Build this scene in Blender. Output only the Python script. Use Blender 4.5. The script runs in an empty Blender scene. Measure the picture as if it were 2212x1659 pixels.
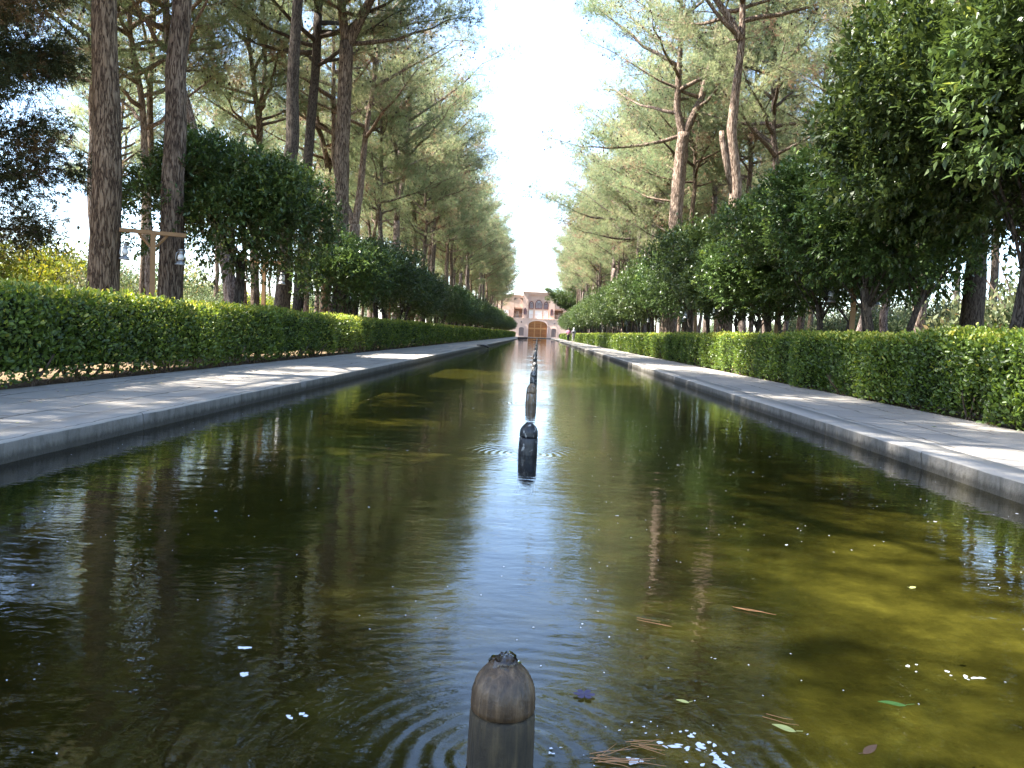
import bpy, math, random
import numpy as np
from mathutils import Vector, Matrix
R = math.radians
C = bpy.context.scene.collection
scene = bpy.context.scene

# ------------------------------------------------------------------ camera, sky, sun
cam = bpy.data.cameras.new('camera'); camo = bpy.data.objects.new('camera', cam); C.objects.link(camo)
cam.sensor_width = 36.0; cam.lens = 36.0 * 1726 / 2212; cam.clip_start = 0.05; cam.clip_end = 5000
CX = 0.036
camo.matrix_world = (Matrix.Translation((CX, 0, 0.9)) @ Matrix.Rotation(R(1.66), 4, 'Z')
                     @ Matrix.Rotation(R(90 - 3.64), 4, 'X') @ Matrix.Rotation(R(2.64), 4, 'Z'))
scene.camera = camo
SUN_EL = 53.0
SUN_AZ = -97.0            # degrees from +Y towards +X: the sun stands to the left of the canal
world = bpy.data.worlds.new("World"); scene.world = world; world.use_nodes = True
wn = world.node_tree; wn.nodes.clear()
wo = wn.nodes.new('ShaderNodeOutputWorld'); wb = wn.nodes.new('ShaderNodeBackground'); sk = wn.nodes.new('ShaderNodeTexSky')
sk.sky_type = 'NISHITA'; sk.sun_disc = False; sk.sun_elevation = R(SUN_EL); sk.sun_rotation = R(SUN_AZ)
sk.air_density = 1.0; sk.dust_density = 2.0; sk.ozone_density = 1.4; sk.altitude = 1200
wb.inputs['Strength'].default_value = 0.12
wn.links.new(sk.outputs[0], wb.inputs[0]); wn.links.new(wb.outputs[0], wo.inputs[0])
sl = bpy.data.lights.new('sun', 'SUN'); sl.energy = 5.0; sl.angle = R(0.53); sl.color = (1.0, 0.945, 0.855)
so = bpy.data.objects.new('sun', sl); C.objects.link(so)
sd = Vector((math.cos(R(SUN_EL)) * math.sin(R(SUN_AZ)), math.cos(R(SUN_EL)) * math.cos(R(SUN_AZ)), math.sin(R(SUN_EL))))
so.rotation_euler = sd.to_track_quat('Z', 'Y').to_euler(); so.location = (-30, 0, 60)
vs = scene.view_settings
vs.view_transform = 'Standard'; vs.look = 'None'; vs.exposure = 2.68; vs.gamma = 1.0; vs.use_curve_mapping = False
cy = scene.cycles
cy.max_bounces = 8; cy.diffuse_bounces = 3; cy.glossy_bounces = 3; cy.transmission_bounces = 4; cy.transparent_max_bounces = 8
cy.caustics_reflective = False; cy.caustics_refractive = False; cy.use_denoising = True
cy.sample_clamp_indirect = 6.0

# ------------------------------------------------------------------ node helpers
def new_mat(name):
    m = bpy.data.materials.new(name); m.use_nodes = True; m.node_tree.nodes.clear(); return m
class N:
    def __init__(s, m): s.t = m.node_tree; s.out = s.t.nodes.new('ShaderNodeOutputMaterial')
    def n(s, typ, ins=None, **kw):
        nd = s.t.nodes.new(typ)
        for k, v in kw.items(): setattr(nd, k, v)
        for k, v in (ins or {}).items():
            if hasattr(v, 'is_output'): s.t.links.new(v, nd.inputs[k])
            else: nd.inputs[k].default_value = v
        return nd
    def ramp(s, fac, stops, interp='LINEAR'):
        r = s.t.nodes.new('ShaderNodeValToRGB'); r.color_ramp.interpolation = interp
        e = r.color_ramp.elements
        while len(e) < len(stops): e.new(0.5)
        for i, (p, c) in enumerate(stops):
            e[i].position = p; e[i].color = (c[0], c[1], c[2], 1) if len(c) == 3 else c
        s.t.links.new(fac, r.inputs[0]); return r.outputs[0]
    def math(s, op, a, b=None, c=None, clamp=False):
        nd = s.t.nodes.new('ShaderNodeMath'); nd.operation = op; nd.use_clamp = clamp
        for i, v in enumerate((a, b, c)):
            if v is None: continue
            if hasattr(v, 'is_output'): s.t.links.new(v, nd.inputs[i])
            else: nd.inputs[i].default_value = v
        return nd.outputs[0]
    def mix(s, fac, a, b, blend='MIX'):
        nd = s.t.nodes.new('ShaderNodeMix'); nd.data_type = 'RGBA'; nd.blend_type = blend
        for k, v in ((0, fac), (6, a), (7, b)):
            if hasattr(v, 'is_output'): s.t.links.new(v, nd.inputs[k])
            else: nd.inputs[k].default_value = (v if k == 0 else (v[0], v[1], v[2], 1))
        return nd.outputs[2]
    def co(s, scale=(1, 1, 1), kind='Object'):
        t = s.t.nodes.new('ShaderNodeTexCoord'); mp = s.n('ShaderNodeMapping', {'Vector': t.outputs[kind], 'Scale': scale}); return mp.outputs[0]
    def noise(s, vec, scale=5, detail=4, rough=0.55, dist=0.0):
        return s.n('ShaderNodeTexNoise', {'Vector': vec, 'Scale': scale, 'Detail': detail, 'Roughness': rough, 'Distortion': dist}).outputs[0]
    def bump(s, h, strength=0.5, dist=0.02, nrm=None):
        i = {'Height': h, 'Strength': strength, 'Distance': dist}
        if nrm is not None: i['Normal'] = nrm
        return s.n('ShaderNodeBump', i).outputs[0]
    def pbr(s, col, rough=0.8, nrm=None, **kw):
        i = {'Base Color': col if hasattr(col, 'is_output') else (col[0], col[1], col[2], 1), 'Roughness': rough}
        if nrm is not None: i['Normal'] = nrm
        i.update(kw)
        return s.n('ShaderNodeBsdfPrincipled', i).outputs[0]
    def done(s, sh): s.t.links.new(sh, s.out.inputs[0])

def leaf_material(name, stops, rough=0.45, trans=0.3, spec=0.4, tcol=1.5, objvar=0.18):
    m = new_mat(name); n = N(m)
    a = n.n('ShaderNodeAttribute', attribute_name='tint').outputs['Fac']
    col = n.ramp(a, stops)
    oi = n.n('ShaderNodeObjectInfo').outputs['Random']
    v = n.math('MULTIPLY_ADD', oi, 2 * objvar, 1 - objvar)
    hs = n.n('ShaderNodeHueSaturation', {'Hue': n.math('MULTIPLY_ADD', oi, 0.024, 0.488), 'Saturation': 1.0, 'Value': v, 'Color': col}).outputs[0]
    p = n.pbr(hs, rough, **{'Specular IOR Level': spec})
    tc = n.n('ShaderNodeHueSaturation', {'Hue': 0.485, 'Saturation': 1.1, 'Value': tcol, 'Color': hs}).outputs[0]
    t = n.n('ShaderNodeBsdfTranslucent', {'Color': tc}).outputs[0]
    mx = n.n('ShaderNodeMixShader', {0: trans, 1: p, 2: t}).outputs[0]
    n.done(mx); return m

def bark_material(name, c0, c1, c2, sc=(13, 13, 1.7), strength=1.0, dist=0.045):
    m = new_mat(name); n = N(m)
    v = n.co(sc)
    w = n.noise(n.co((sc[0] * 2.2, sc[1] * 2.2, sc[2] * 4)), 1.0, 5, 0.7, 0.3)
    rd = n.math('ABSOLUTE', n.math('SUBTRACT', n.noise(v, 1.6, 3, 0.55, 0.35), .5))      # furrows between plates
    e = n.math('MULTIPLY', rd, 12.0, clamp=True)
    h = n.math('MULTIPLY_ADD', w, 0.65, n.math('MULTIPLY', e, 0.38))
    col = n.ramp(h, [(0.30, c0), (0.52, c1), (0.82, c2)])
    big = n.noise(n.co((1, 1, 0.7)), 0.9, 3)
    oi = n.n('ShaderNodeObjectInfo').outputs['Random']
    col = n.n('ShaderNodeHueSaturation', {'Hue': n.math('MULTIPLY_ADD', oi, 0.02, 0.49), 'Saturation': n.math('MULTIPLY_ADD', oi, 0.5, 0.75),
              'Value': n.math('MULTIPLY_ADD', big, 0.9, 0.55), 'Color': col}).outputs[0]
    n.done(n.pbr(col, 0.92, n.bump(h, strength, dist), **{'Specular IOR Level': 0.15})); return m

def simple(name, col, rough=0.7, var=0.25, scale=3.0, bump=0.0, metal=0.0, spec=0.4):
    m = new_mat(name); n = N(m)
    f = n.noise(n.co(), scale, 5, 0.6)
    c = n.mix(f, [x * (1 - var) for x in col], [min(1, x * (1 + var)) for x in col])
    n.done(n.pbr(c, rough, n.bump(f, bump, 0.01) if bump else None, Metallic=metal, **{'Specular IOR Level': spec})); return m

M = {}
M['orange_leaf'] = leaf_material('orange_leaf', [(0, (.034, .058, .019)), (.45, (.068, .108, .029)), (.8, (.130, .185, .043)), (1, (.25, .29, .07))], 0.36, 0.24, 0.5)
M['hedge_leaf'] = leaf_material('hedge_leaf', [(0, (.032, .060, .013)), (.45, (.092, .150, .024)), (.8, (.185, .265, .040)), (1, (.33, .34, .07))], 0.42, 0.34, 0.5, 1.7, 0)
M['needle'] = leaf_material('needle', [(0, (.13, .175, .095)), (.35, (.205, .25, .13)), (.62, (.32, .34, .185)), (.80, (.41, .40, .24)), (.9, (.33, .235, .15)), (1, (.25, .15, .095))], 0.55, 0.48, 0.25, 1.35, 0.14)
M['dark_needle'] = leaf_material('dark_needle', [(0, (.030, .045, .020)), (.4, (.060, .070, .030)), (.65, (.10, .078, .038)), (1, (.15, .09, .045))], 0.6, 0.22, 0.2, 1.2, 0)
M['shrub_leaf'] = leaf_material('shrub_leaf', [(0, (.10, .16, .025)), (.5, (.22, .27, .04)), (.85, (.40, .38, .05)), (1, (.50, .36, .06))], 0.5, 0.35, 0.3, 1.4, 0.2)
M['olive_leaf'] = leaf_material('olive_leaf', [(0, (.05, .08, .03)), (.5, (.12, .15, .07)), (.85, (.20, .22, .11)), (1, (.24, .18, .08))], 0.55, 0.3, 0.3, 1.3, 0.3)
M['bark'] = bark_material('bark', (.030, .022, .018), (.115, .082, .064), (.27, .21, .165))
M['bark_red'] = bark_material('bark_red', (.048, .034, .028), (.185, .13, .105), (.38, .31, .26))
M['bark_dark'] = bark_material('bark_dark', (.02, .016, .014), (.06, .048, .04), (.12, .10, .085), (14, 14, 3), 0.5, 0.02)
M['stem'] = bark_material('stem', (.04, .028, .02), (.10, .07, .05), (.2, .15, .11), (30, 30, 6), 0.4, 0.01)
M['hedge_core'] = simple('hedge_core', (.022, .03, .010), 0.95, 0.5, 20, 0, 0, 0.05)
M['post_wood'] = simple('post_wood', (.26, .155, .075), 0.8, 0.35, 12, 0.3)
M['metal'] = simple('lantern_metal', (.30, .31, .32), 0.4, 0.3, 20, 0, 0.7)
M['metal_dark'] = simple('dark_metal', (.06, .06, .065), 0.5, 0.3, 20, 0, 0.5)
M['fruit'] = simple('green_fruit', (.09, .16, .03), 0.45, 0.2, 30)
M['pink'] = simple('pink_wall', (.64, .475, .40), 0.9, 0.10, 1.2, 0.1)
M['pink_dark'] = simple('pink_wall_recess', (.52, .36, .30), 0.9, 0.12, 1.5, 0.1)
M['pink_light'] = simple('pink_trim', (.66, .50, .42), 0.9, 0.08, 2.0)
M['door_wood'] = simple('door_wood', (.36, .15, .045), 0.6, 0.25, 4)
M['door_rail'] = simple('door_rail', (.52, .27, .11), 0.6, 0.15, 4)
M['door_grey'] = simple('grey_door', (.20, .155, .145), 0.7, 0.2, 4)
M['frame_red'] = simple('frame_red', (.17, .05, .045), 0.6, 0.2, 4)
M['curtain'] = simple('white_curtain', (.80, .80, .80), 0.8, 0.05, 4)
M['glasspane'] = simple('window_glass', (.42, .42, .47), 0.15, 0.3, 6)
M['iwan'] = simple('iwan_shade', (.33, .19, .14), 0.9, 0.2, 2)

# soil with leaf litter
m = new_mat('soil'); n = N(m); v = n.co()
f1 = n.noise(v, 0.35, 6, .6); f2 = n.noise(v, 9, 6, .7); vo = n.n('ShaderNodeTexVoronoi', {'Vector': v, 'Scale': 22.0}, feature='F1')
lit = n.math('MULTIPLY', n.math('LESS_THAN', vo.outputs['Distance'], 0.42), n.math('GREATER_THAN', f2, 0.5))
lc = n.ramp(n.n('ShaderNodeSeparateColor', {0: vo.outputs['Color']}).outputs[0], [(0, (.20, .11, .05)), (.5, (.34, .22, .10)), (.8, (.42, .34, .14)), (1, (.14, .16, .05))])
soil = n.mix(f1, (.085, .058, .04), (.16, .12, .085)); soil = n.mix(f2, soil, (.12, .085, .058))
n.done(n.pbr(n.mix(lit, soil, lc), .95, n.bump(f2, .6, .03), **{'Specular IOR Level': .1})); M['soil'] = m

# flagstones
TOP_ = 0.133
def paving(name, slabs):
    m = new_mat(name); n = N(m); v = n.co()
    wv = n.n('ShaderNodeTexNoise', {'Vector': v, 'Scale': 1.6, 'Detail': 4.0}).outputs[1]
    vv = n.n('ShaderNodeVectorMath', {0: v, 1: n.n('ShaderNodeVectorMath', {0: wv, 3: 0.22}, operation='SCALE').outputs[0]}, operation='ADD').outputs[0]
    f1 = n.noise(v, 1.1, 5, .6); f2 = n.noise(v, 38, 4, .7); f3 = n.noise(v, 7, 5, .65)
    base = n.mix(f1, (.33, .305, .27), (.44, .41, .37)); base = n.mix(n.math('MULTIPLY', f3, .5), base, (.235, .22, .20))
    base = n.mix(n.math('MULTIPLY', n.math('GREATER_THAN', f2, .62), .35), base, (.26, .24, .21))
    if slabs:
        br = n.n('ShaderNodeTexBrick', {'Vector': n.n('ShaderNodeMapping', {'Vector': vv, 'Rotation': (0, 0, R(90))}).outputs[0], 'Scale': 1.0, 'Mortar Size': .012, 'Mortar Smooth': .4,
                     'Brick Width': .78, 'Row Height': .52, 'Color1': (0.86, .86, .86, 1), 'Color2': (1.06, 1.03, 1.0, 1)}, offset=.43)
        br.inputs['Mortar'].default_value = (1, 1, 1, 1)
        gate = n.ramp(n.noise(v, .9, 3), [(.38, (0, 0, 0)), (.52, (1, 1, 1))])
        crack = n.math('MULTIPLY', br.outputs['Fac'], n.math('MULTIPLY_ADD', gate, .85, .02))
        base = n.mix(1.0, base, br.outputs['Color'], 'MULTIPLY')
    else:
        br = n.n('ShaderNodeTexBrick', {'Vector': n.n('ShaderNodeMapping', {'Vector': vv, 'Rotation': (0, 0, R(90))}).outputs[0], 'Scale': 1.0, 'Mortar Size': .006, 'Mortar Smooth': .3,
                     'Brick Width': 2.1, 'Row Height': 3.0, 'Color1': (0.93, .93, .93, 1), 'Color2': (1.05, 1.03, 1.0, 1)})
        br.inputs['Mortar'].default_value = (1, 1, 1, 1)
        crack = n.math('MULTIPLY', br.outputs['Fac'], .8)
        base = n.mix(1.0, base, br.outputs['Color'], 'MULTIPLY')
        # algae tide mark on the pool side, set higher to darken the shaded face
        z = n.n('ShaderNodeSeparateXYZ', {0: v}).outputs[2]
        zz = n.math('ADD', z, n.math('MULTIPLY', n.math('SUBTRACT', n.noise(n.co((9, 9, 2)), 1.5, 4, .7), .5), .09))
        base = n.mix(n.ramp(zz, [(.0, (1, 1, 1)), (.035, (1, 1, 1)), (.075, (.15, .15, .15)), (.12, (0, 0, 0))]), base, (.045, .040, .026))
        base = n.mix(n.math('MULTIPLY', n.math('LESS_THAN', z, TOP_ - .008), .55), base, (.14, .13, .115))  # pool face greyed: weathering plus shade put into the colour
        st = n.noise(n.co((7, 7, 1.6)), 1.0, 6, .75, .5)
        base = n.mix(n.math('MULTIPLY', n.math('LESS_THAN', z, TOP_ - .008), n.ramp(st, [(.42, (0, 0, 0)), (.68, (.6, .6, .6))])), base, (.055, .05, .042))
        base = n.mix(n.math('LESS_THAN', z, .0), base, (.06, .055, .014))
    base = n.mix(crack, base, (.10, .085, .065))
    h = n.math('SUBTRACT', n.math('MULTIPLY_ADD', f3, .35, n.math('MULTIPLY', f2, .2)), n.math('MULTIPLY', crack, 1.0))
    n.done(n.pbr(base, .85, n.bump(h, .9, .03), **{'Specular IOR Level': .25})); return m
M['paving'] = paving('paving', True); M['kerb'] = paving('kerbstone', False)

# pool floor: algae
m = new_mat('algae'); n = N(m); v = n.co()
f1 = n.noise(v, .8, 5, .6, .3); f2 = n.noise(v, 6, 6, .7); f3 = n.noise(v, 60, 3, .6)
c = n.ramp(n.math('MULTIPLY_ADD', f2, .4, n.math('MULTIPLY', f1, .6)), [(.30, (.028, .026, .008)), (.5, (.068, .066, .015)), (.68, (.165, .155, .034))])
c = n.mix(n.math('MULTIPLY', n.math('GREATER_THAN', f3, .66), .5), c, (.09, .06, .02))
n.done(n.pbr(c, .95, n.bump(f2, .5, .03), **{'Specular IOR Level': .05})); M['algae'] = m

NOZ0, NSP, NX = 1.62, 4.35, 0.0
# water
m = new_mat('water'); n = N(m); t = n.n('ShaderNodeTexCoord'); P = t.outputs['Object']
xyz = n.n('ShaderNodeSeparateXYZ', {0: P})
yy = n.math('SUBTRACT', xyz.outputs[1], NOZ0 - NSP / 2)
k = n.math('FLOOR', n.math('DIVIDE', yy, NSP))
ym = n.math('SUBTRACT', n.math('SUBTRACT', yy, n.math('MULTIPLY', k, NSP)), NSP / 2)
wob = n.math('MULTIPLY', n.math('SUBTRACT', n.noise(P, 3.0, 2), .5), .10)
r = n.math('ADD', n.math('SQRT', n.math('ADD', n.math('POWER', n.math('ABSOLUTE', xyz.outputs[0]), 2), n.math('POWER', n.math('ABSOLUTE', ym), 2))), wob)
# expanding rings, wavelength grows outwards
ph = n.math('MULTIPLY', n.math('POWER', r, .85), 105.0)
ring = n.math('MULTIPLY', n.math('SINE', ph), n.math('POWER', 2.718, n.math('MULTIPLY', r, -2.1)))
brk = n.ramp(n.noise(P, 2.2, 3), [(.34, (.15, .15, .15)), (.62, (1, 1, 1))])
ring = n.math('MULTIPLY', ring, brk)
mpa = n.n('ShaderNodeMapping', {'Vector': P, 'Scale': (1.0, 2.2, 1)}).outputs[0]
w1 = n.noise(mpa, 2.2, 3, .55, .4)
w2 = n.noise(mpa, 9.0, 3, .55, .5)
w3 = n.noise(P, 32.0, 2, .5)
hgt = n.math('ADD', n.math('MULTIPLY', ring, .0011), n.math('ADD', n.math('MULTIPLY', w1, .0032), n.math('ADD', n.math('MULTIPLY', w2, .0009), n.math('MULTIPLY', w3, .00012))))
bp = n.n('ShaderNodeBump', {'Height': hgt, 'Strength': 1.0, 'Distance': 1.0}).outputs[0]
fr = n.n('ShaderNodeFresnel', {'IOR': 1.42, 'Normal': bp}).outputs[0]
gl = n.n('ShaderNodeBsdfGlossy', {'Color': (1, 1, 1, 1), 'Roughness': .004, 'Normal': bp}).outputs[0]
tr = n.n('ShaderNodeBsdfTransparent', {'Color': (.70, .69, .54, 1)}).outputs[0]
n.done(n.n('ShaderNodeMixShader', {0: fr, 1: tr, 2: gl}).outputs[0]); M['water'] = m

m = new_mat('foam'); n = N(m); n.done(n.pbr((.78, .80, .82), .5)); M['foam'] = m
m = new_mat('clear_water'); n = N(m)
n.done(n.n('ShaderNodeMixShader', {0: n.n('ShaderNodeFresnel', {'IOR': 1.5}).outputs[0], 1: n.n('ShaderNodeBsdfTransparent', {'Color': (.95, .95, .95, 1)}).outputs[0],
                                   2: n.n('ShaderNodeBsdfGlossy', {'Roughness': .05}).outputs[0]}).outputs[0]); M['clear_water'] = m
def flat(name, col, rough=.6, spec=.4):
    m = new_mat(name); n = N(m); n.done(n.pbr(col, rough, **{'Specular IOR Level': spec})); return m
M['glass'] = flat('lantern_glass', (.62, .64, .64), .12, .8)
M['dry_needle'] = flat('dry_needle', (.42, .20, .08)); M['yellow_leaf'] = flat('yellow_leaf', (.50, .48, .16)); M['green_leaf'] = flat('green_leaf', (.10, .21, .035))
M['brown_leaf'] = flat('brown_leaf', (.16, .08, .04)); M['petal'] = flat('petal', (.055, .045, .105))
M['skin'] = flat('skin', (.45, .28, .2)); M['hair'] = flat('hair', (.02, .016, .014)); M['pink_cloth'] = flat('pink_cloth', (.55, .22, .32), .9)
M['black_cloth'] = flat('black_cloth', (.02, .02, .028), .9); M['grey_cloth'] = flat('grey_cloth', (.30, .27, .29), .9); M['white_cloth'] = flat('white_cloth', (.62, .62, .63), .9)
M['pale_cloth'] = flat('pale_cloth', (.50, .47, .45), .9); M['turquoise'] = flat('turquoise', (.10, .45, .36), .6); M['dark_plank'] = flat('dark_plank', (.07, .055, .06), .7)

def stone(name, c0, c1, c2, lime=.0, rough=.35):
    m = new_mat(name); n = N(m)
    f = n.noise(n.co((60, 60, 5)), 1.0, 5, .6); g = n.noise(n.co(), 18, 5, .65); l = n.noise(n.co((1, 1, .5)), 30, 4, .6)
    col = n.ramp(n.math('MULTIPLY_ADD', f, .7, n.math('MULTIPLY', g, .3)), [(.34, c0), (.5, c1), (.66, c2)])
    if lime: col = n.mix(n.ramp(l, [(.60 - lime * .12, (0, 0, 0)), (.68 - lime * .12, (1, 1, 1))]), col, (.34, .33, .31))
    n.done(n.pbr(col, rough, n.bump(n.math('ADD', f, g), .9, .006), **{'Specular IOR Level': .5})); return m
M['nozzle_brown'] = stone('nozzle_brown', (.022, .013, .007), (.065, .038, .018), (.16, .100, .052), 0, .45)
M['nozzle_mossy'] = stone('nozzle_mossy', (.010, .007, .003), (.030, .021, .009), (.075, .052, .023), 0, .8)
M['nozzle_black'] = stone('nozzle_black', (.008, .008, .010), (.016, .016, .018), (.035, .033, .033), .25)
M['nozzle_tan'] = stone('nozzle_tan', (.05, .035, .02), (.20, .13, .07), (.38, .27, .17), .4)
M['nozzle_lime'] = stone('nozzle_lime', (.012, .012, .012), (.03, .028, .026), (.08, .07, .06), .9)

# ------------------------------------------------------------------ mesh helpers
def add_mesh(name, V, faces_list, mats, parent=None, tint=None, smooth=False, matidx=None):
    """faces_list: list of int arrays (n, k)."""
    me = bpy.data.meshes.new(name)
    V = np.asarray(V, dtype=np.float32)
    me.vertices.add(len(V)); me.vertices.foreach_set('co', V.ravel())
    fl = [np.asarray(f, dtype=np.int32) for f in faces_list if len(f)]
    tot = sum(f.size for f in fl); nf = sum(len(f) for f in fl)
    me.loops.add(tot); me.polygons.add(nf)
    me.loops.foreach_set('vertex_index', np.concatenate([f.ravel() for f in fl]))
    sizes = np.concatenate([np.full(len(f), f.shape[1], dtype=np.int32) for f in fl])
    starts = np.concatenate([[0], np.cumsum(sizes)[:-1]]).astype(np.int32)
    me.polygons.foreach_set('loop_start', starts)
    try: me.polygons.foreach_set('loop_total', sizes)
    except Exception: pass
    if matidx is not None: me.polygons.foreach_set('material_index', np.asarray(matidx, dtype=np.int32))
    if smooth: me.polygons.foreach_set('use_smooth', np.ones(nf, dtype=bool))
    if tint is not None:
        at = me.attributes.new('tint', 'FLOAT', 'POINT'); at.data.foreach_set('value', np.asarray(tint, dtype=np.float32))
    me.update(calc_edges=True)
    if not isinstance(mats, (list, tuple)): mats = [mats]
    for mm in mats: me.materials.append(mm)
    o = bpy.data.objects.new(name, me); C.objects.link(o)
    if parent is not None: o.parent = parent
    return o

class MB:
    """collects solids, builds ONE mesh object"""
    def __init__(s): s.V = []; s.F4 = []; s.F3 = []; s.n = 0; s.ng = []
    def add(s, V, F):
        V = np.asarray(V, float)
        for f in F: s.ng.append([i + s.n for i in f])
        s.V.append(V); s.n += len(V)
    def box(s, x0, x1, y0, y1, z0, z1, rot=0, c=None):
        V = np.array([(x, y, z) for z in (z0, z1) for (x, y) in ((x0, y0), (x1, y0), (x1, y1), (x0, y1))], float)
        if rot:
            cx, cy_ = c if c else ((x0 + x1) / 2, (y0 + y1) / 2); a, b = math.cos(rot), math.sin(rot)
            X = V[:, 0] - cx; Y = V[:, 1] - cy_; V[:, 0] = cx + a * X - b * Y; V[:, 1] = cy_ + b * X + a * Y
        s.add(V, [(3, 2, 1, 0), (4, 5, 6, 7), (0, 1, 5, 4), (1, 2, 6, 5), (2, 3, 7, 6), (3, 0, 4, 7)]); return s
    def tube(s, pts, rad, seg=8, jit=0.0, rng=None, cap=True):
        P = np.asarray(pts, float); k = len(P); rad = np.broadcast_to(np.asarray(rad, float), (k,))
        T = np.gradient(P, axis=0) if k > 2 else np.tile(P[-1] - P[0], (k, 1)); T /= np.linalg.norm(T, axis=1)[:, None] + 1e-9
        ref = np.array([0, 0, 1.0]) if abs(T[0, 2]) < .9 else np.array([1.0, 0, 0])
        A = np.cross(T, ref); A /= np.linalg.norm(A, axis=1)[:, None] + 1e-9; B = np.cross(T, A)
        th = np.arange(seg) * 2 * math.pi / seg
        rr = rad[:, None] * np.ones((k, seg))
        if jit and rng is not None:
            lob = 1 + jit * np.sin(th[None] * 3 + rng.uniform(0, 6) + np.arange(k)[:, None] * .25) + jit * .6 * np.sin(th[None] * 5 + rng.uniform(0, 6) - np.arange(k)[:, None] * .17)
            rr = rr * (lob + rng.normal(0, jit * .5, (k, seg)))
        V = P[:, None] + rr[..., None] * (np.cos(th)[None, :, None] * A[:, None] + np.sin(th)[None, :, None] * B[:, None])
        V = V.reshape(-1, 3); F = []
        for i in range(k - 1):
            for j in range(seg):
                j2 = (j + 1) % seg
                F.append((i * seg + j, i * seg + j2, (i + 1) * seg + j2, (i + 1) * seg + j))
        if cap: F.append(tuple(range(seg))[::-1]); F.append(tuple((k - 1) * seg + j for j in range(seg)))
        s.add(V, F); return s
    def lathe(s, prof, cx=0, cy=0, seg=24, jit=0, rng=None):
        V = []; F = []; th = np.arange(seg) * 2 * math.pi / seg
        for i, (r, z) in enumerate(prof):
            rr = r * (1 + (rng.normal(0, jit, seg) if jit else 0))
            for j in range(seg):
                q = rr if np.isscalar(rr) else rr[j]
                V.append((cx + q * math.cos(th[j]), cy + q * math.sin(th[j]), z))
        k = len(prof)
        for i in range(k - 1):
            for j in range(seg):
                j2 = (j + 1) % seg; F.append((i * seg + j, i * seg + j2, (i + 1) * seg + j2, (i + 1) * seg + j))
        F.append(tuple(range(seg))[::-1]); F.append(tuple((k - 1) * seg + j for j in range(seg)))
        s.add(V, F); return s
    def prism(s, outline, y0, y1):
        """outline: list of (x, z), extruded along y"""
        k = len(outline); V = [(x, y0, z) for x, z in outline] + [(x, y1, z) for x, z in outline]
        F = [tuple(range(k)), tuple(range(2 * k - 1, k - 1, -1))]
        for i in range(k): j = (i + 1) % k; F.append((i, i + k, j + k, j))
        s.add(V, F); return s
    def ring(s, outer, inner, y0, y1):
        k = len(outer); V = [(x, y, z) for y in (y0, y1) for loop in (outer, inner) for (x, z) in loop]; F = []
        for i in range(k):
            j = (i + 1) % k
            F += [(i, j, k + j, k + i), (2 * k + j, 2 * k + i, 3 * k + i, 3 * k + j), (i, 2 * k + i, 2 * k + j, j), (k + j, 3 * k + j, 3 * k + i, k + i)]
        s.add(V, F); return s
    def build(s, name, mat, parent=None, smooth=False):
        me = bpy.data.meshes.new(name); me.from_pydata([tuple(v) for v in np.concatenate(s.V)], [], s.ng); me.update()
        if smooth: me.polygons.foreach_set('use_smooth', np.ones(len(me.polygons), dtype=bool))
        for mm in (mat if isinstance(mat, (list, tuple)) else [mat]): me.materials.append(mm)
        o = bpy.data.objects.new(name, me); C.objects.link(o)
        if parent is not None: o.parent = parent
        return o

def empty(name, loc=(0, 0, 0), rz=0):
    o = bpy.data.objects.new(name, None); C.objects.link(o); o.location = loc; o.rotation_euler = (0, 0, rz); o.empty_display_size = .3; return o
def tag(o, label=None, cat=None, group=None, kind=None):
    if label: o['label'] = label
    if cat: o['category'] = cat
    if group: o['group'] = group
    if kind: o['kind'] = kind
    return o
def copy_tree(o, parent=None):
    c = o.copy(); C.objects.link(c); c.parent = parent
    for ch in list(o.children): copy_tree(ch, c)
    return c
ORD = ['first', 'second', 'third', 'fourth', 'fifth', 'sixth', 'seventh', 'eighth', 'ninth', 'tenth', 'eleventh', 'twelfth', 'thirteenth', 'fourteenth', 'fifteenth', 'sixteenth', 'seventeenth', 'eighteenth']

def unit(a): return a / (np.linalg.norm(a, axis=-1, keepdims=True) + 1e-9)
def leaves(P, D, L, W, rng, hexa=False, nrm=None, fold=.18):
    """leaf faces: P base points, D axes. returns V, faces"""
    n = len(P); D = unit(D); L = np.broadcast_to(L, (n,))[:, None]; W = np.broadcast_to(W, (n,))[:, None]
    q = rng.normal(size=(n, 3)) if nrm is None else nrm + rng.normal(scale=.45, size=(n, 3))
    S = unit(np.cross(D, q)); U = unit(np.cross(S, D))
    if hexa:
        pts = [P, P + D * L * .28 + S * W * .42 + U * W * fold, P + D * L * .68 + S * W * .46 + U * W * fold, P + D * L + -U * W * .12,
               P + D * L * .68 - S * W * .46 + U * W * fold, P + D * L * .28 - S * W * .42 + U * W * fold]
        V = np.stack(pts, 1).reshape(-1, 3); b = (np.arange(n) * 6)[:, None]
        F = np.concatenate([b + np.array([0, 1, 2, 3]), b + np.array([0, 3, 4, 5])]); return V, F, 6
    pts = [P, P + D * L * .45 + S * W * .5 + U * W * fold, P + D * L, P + D * L * .45 - S * W * .5 + U * W * fold]
    V = np.stack(pts, 1).reshape(-1, 3); b = (np.arange(n) * 4)[:, None]
    return V, b + np.array([0, 1, 2, 3]), 4

# ================================================================== SETTING
W = 3.04; KW = 0.34; PW = 5.0; Y0, Y1 = -7.0, 177.0; YB = 186.0; TOP = 0.133; GZ = 0.10
rng = np.random.default_rng(5)
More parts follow.
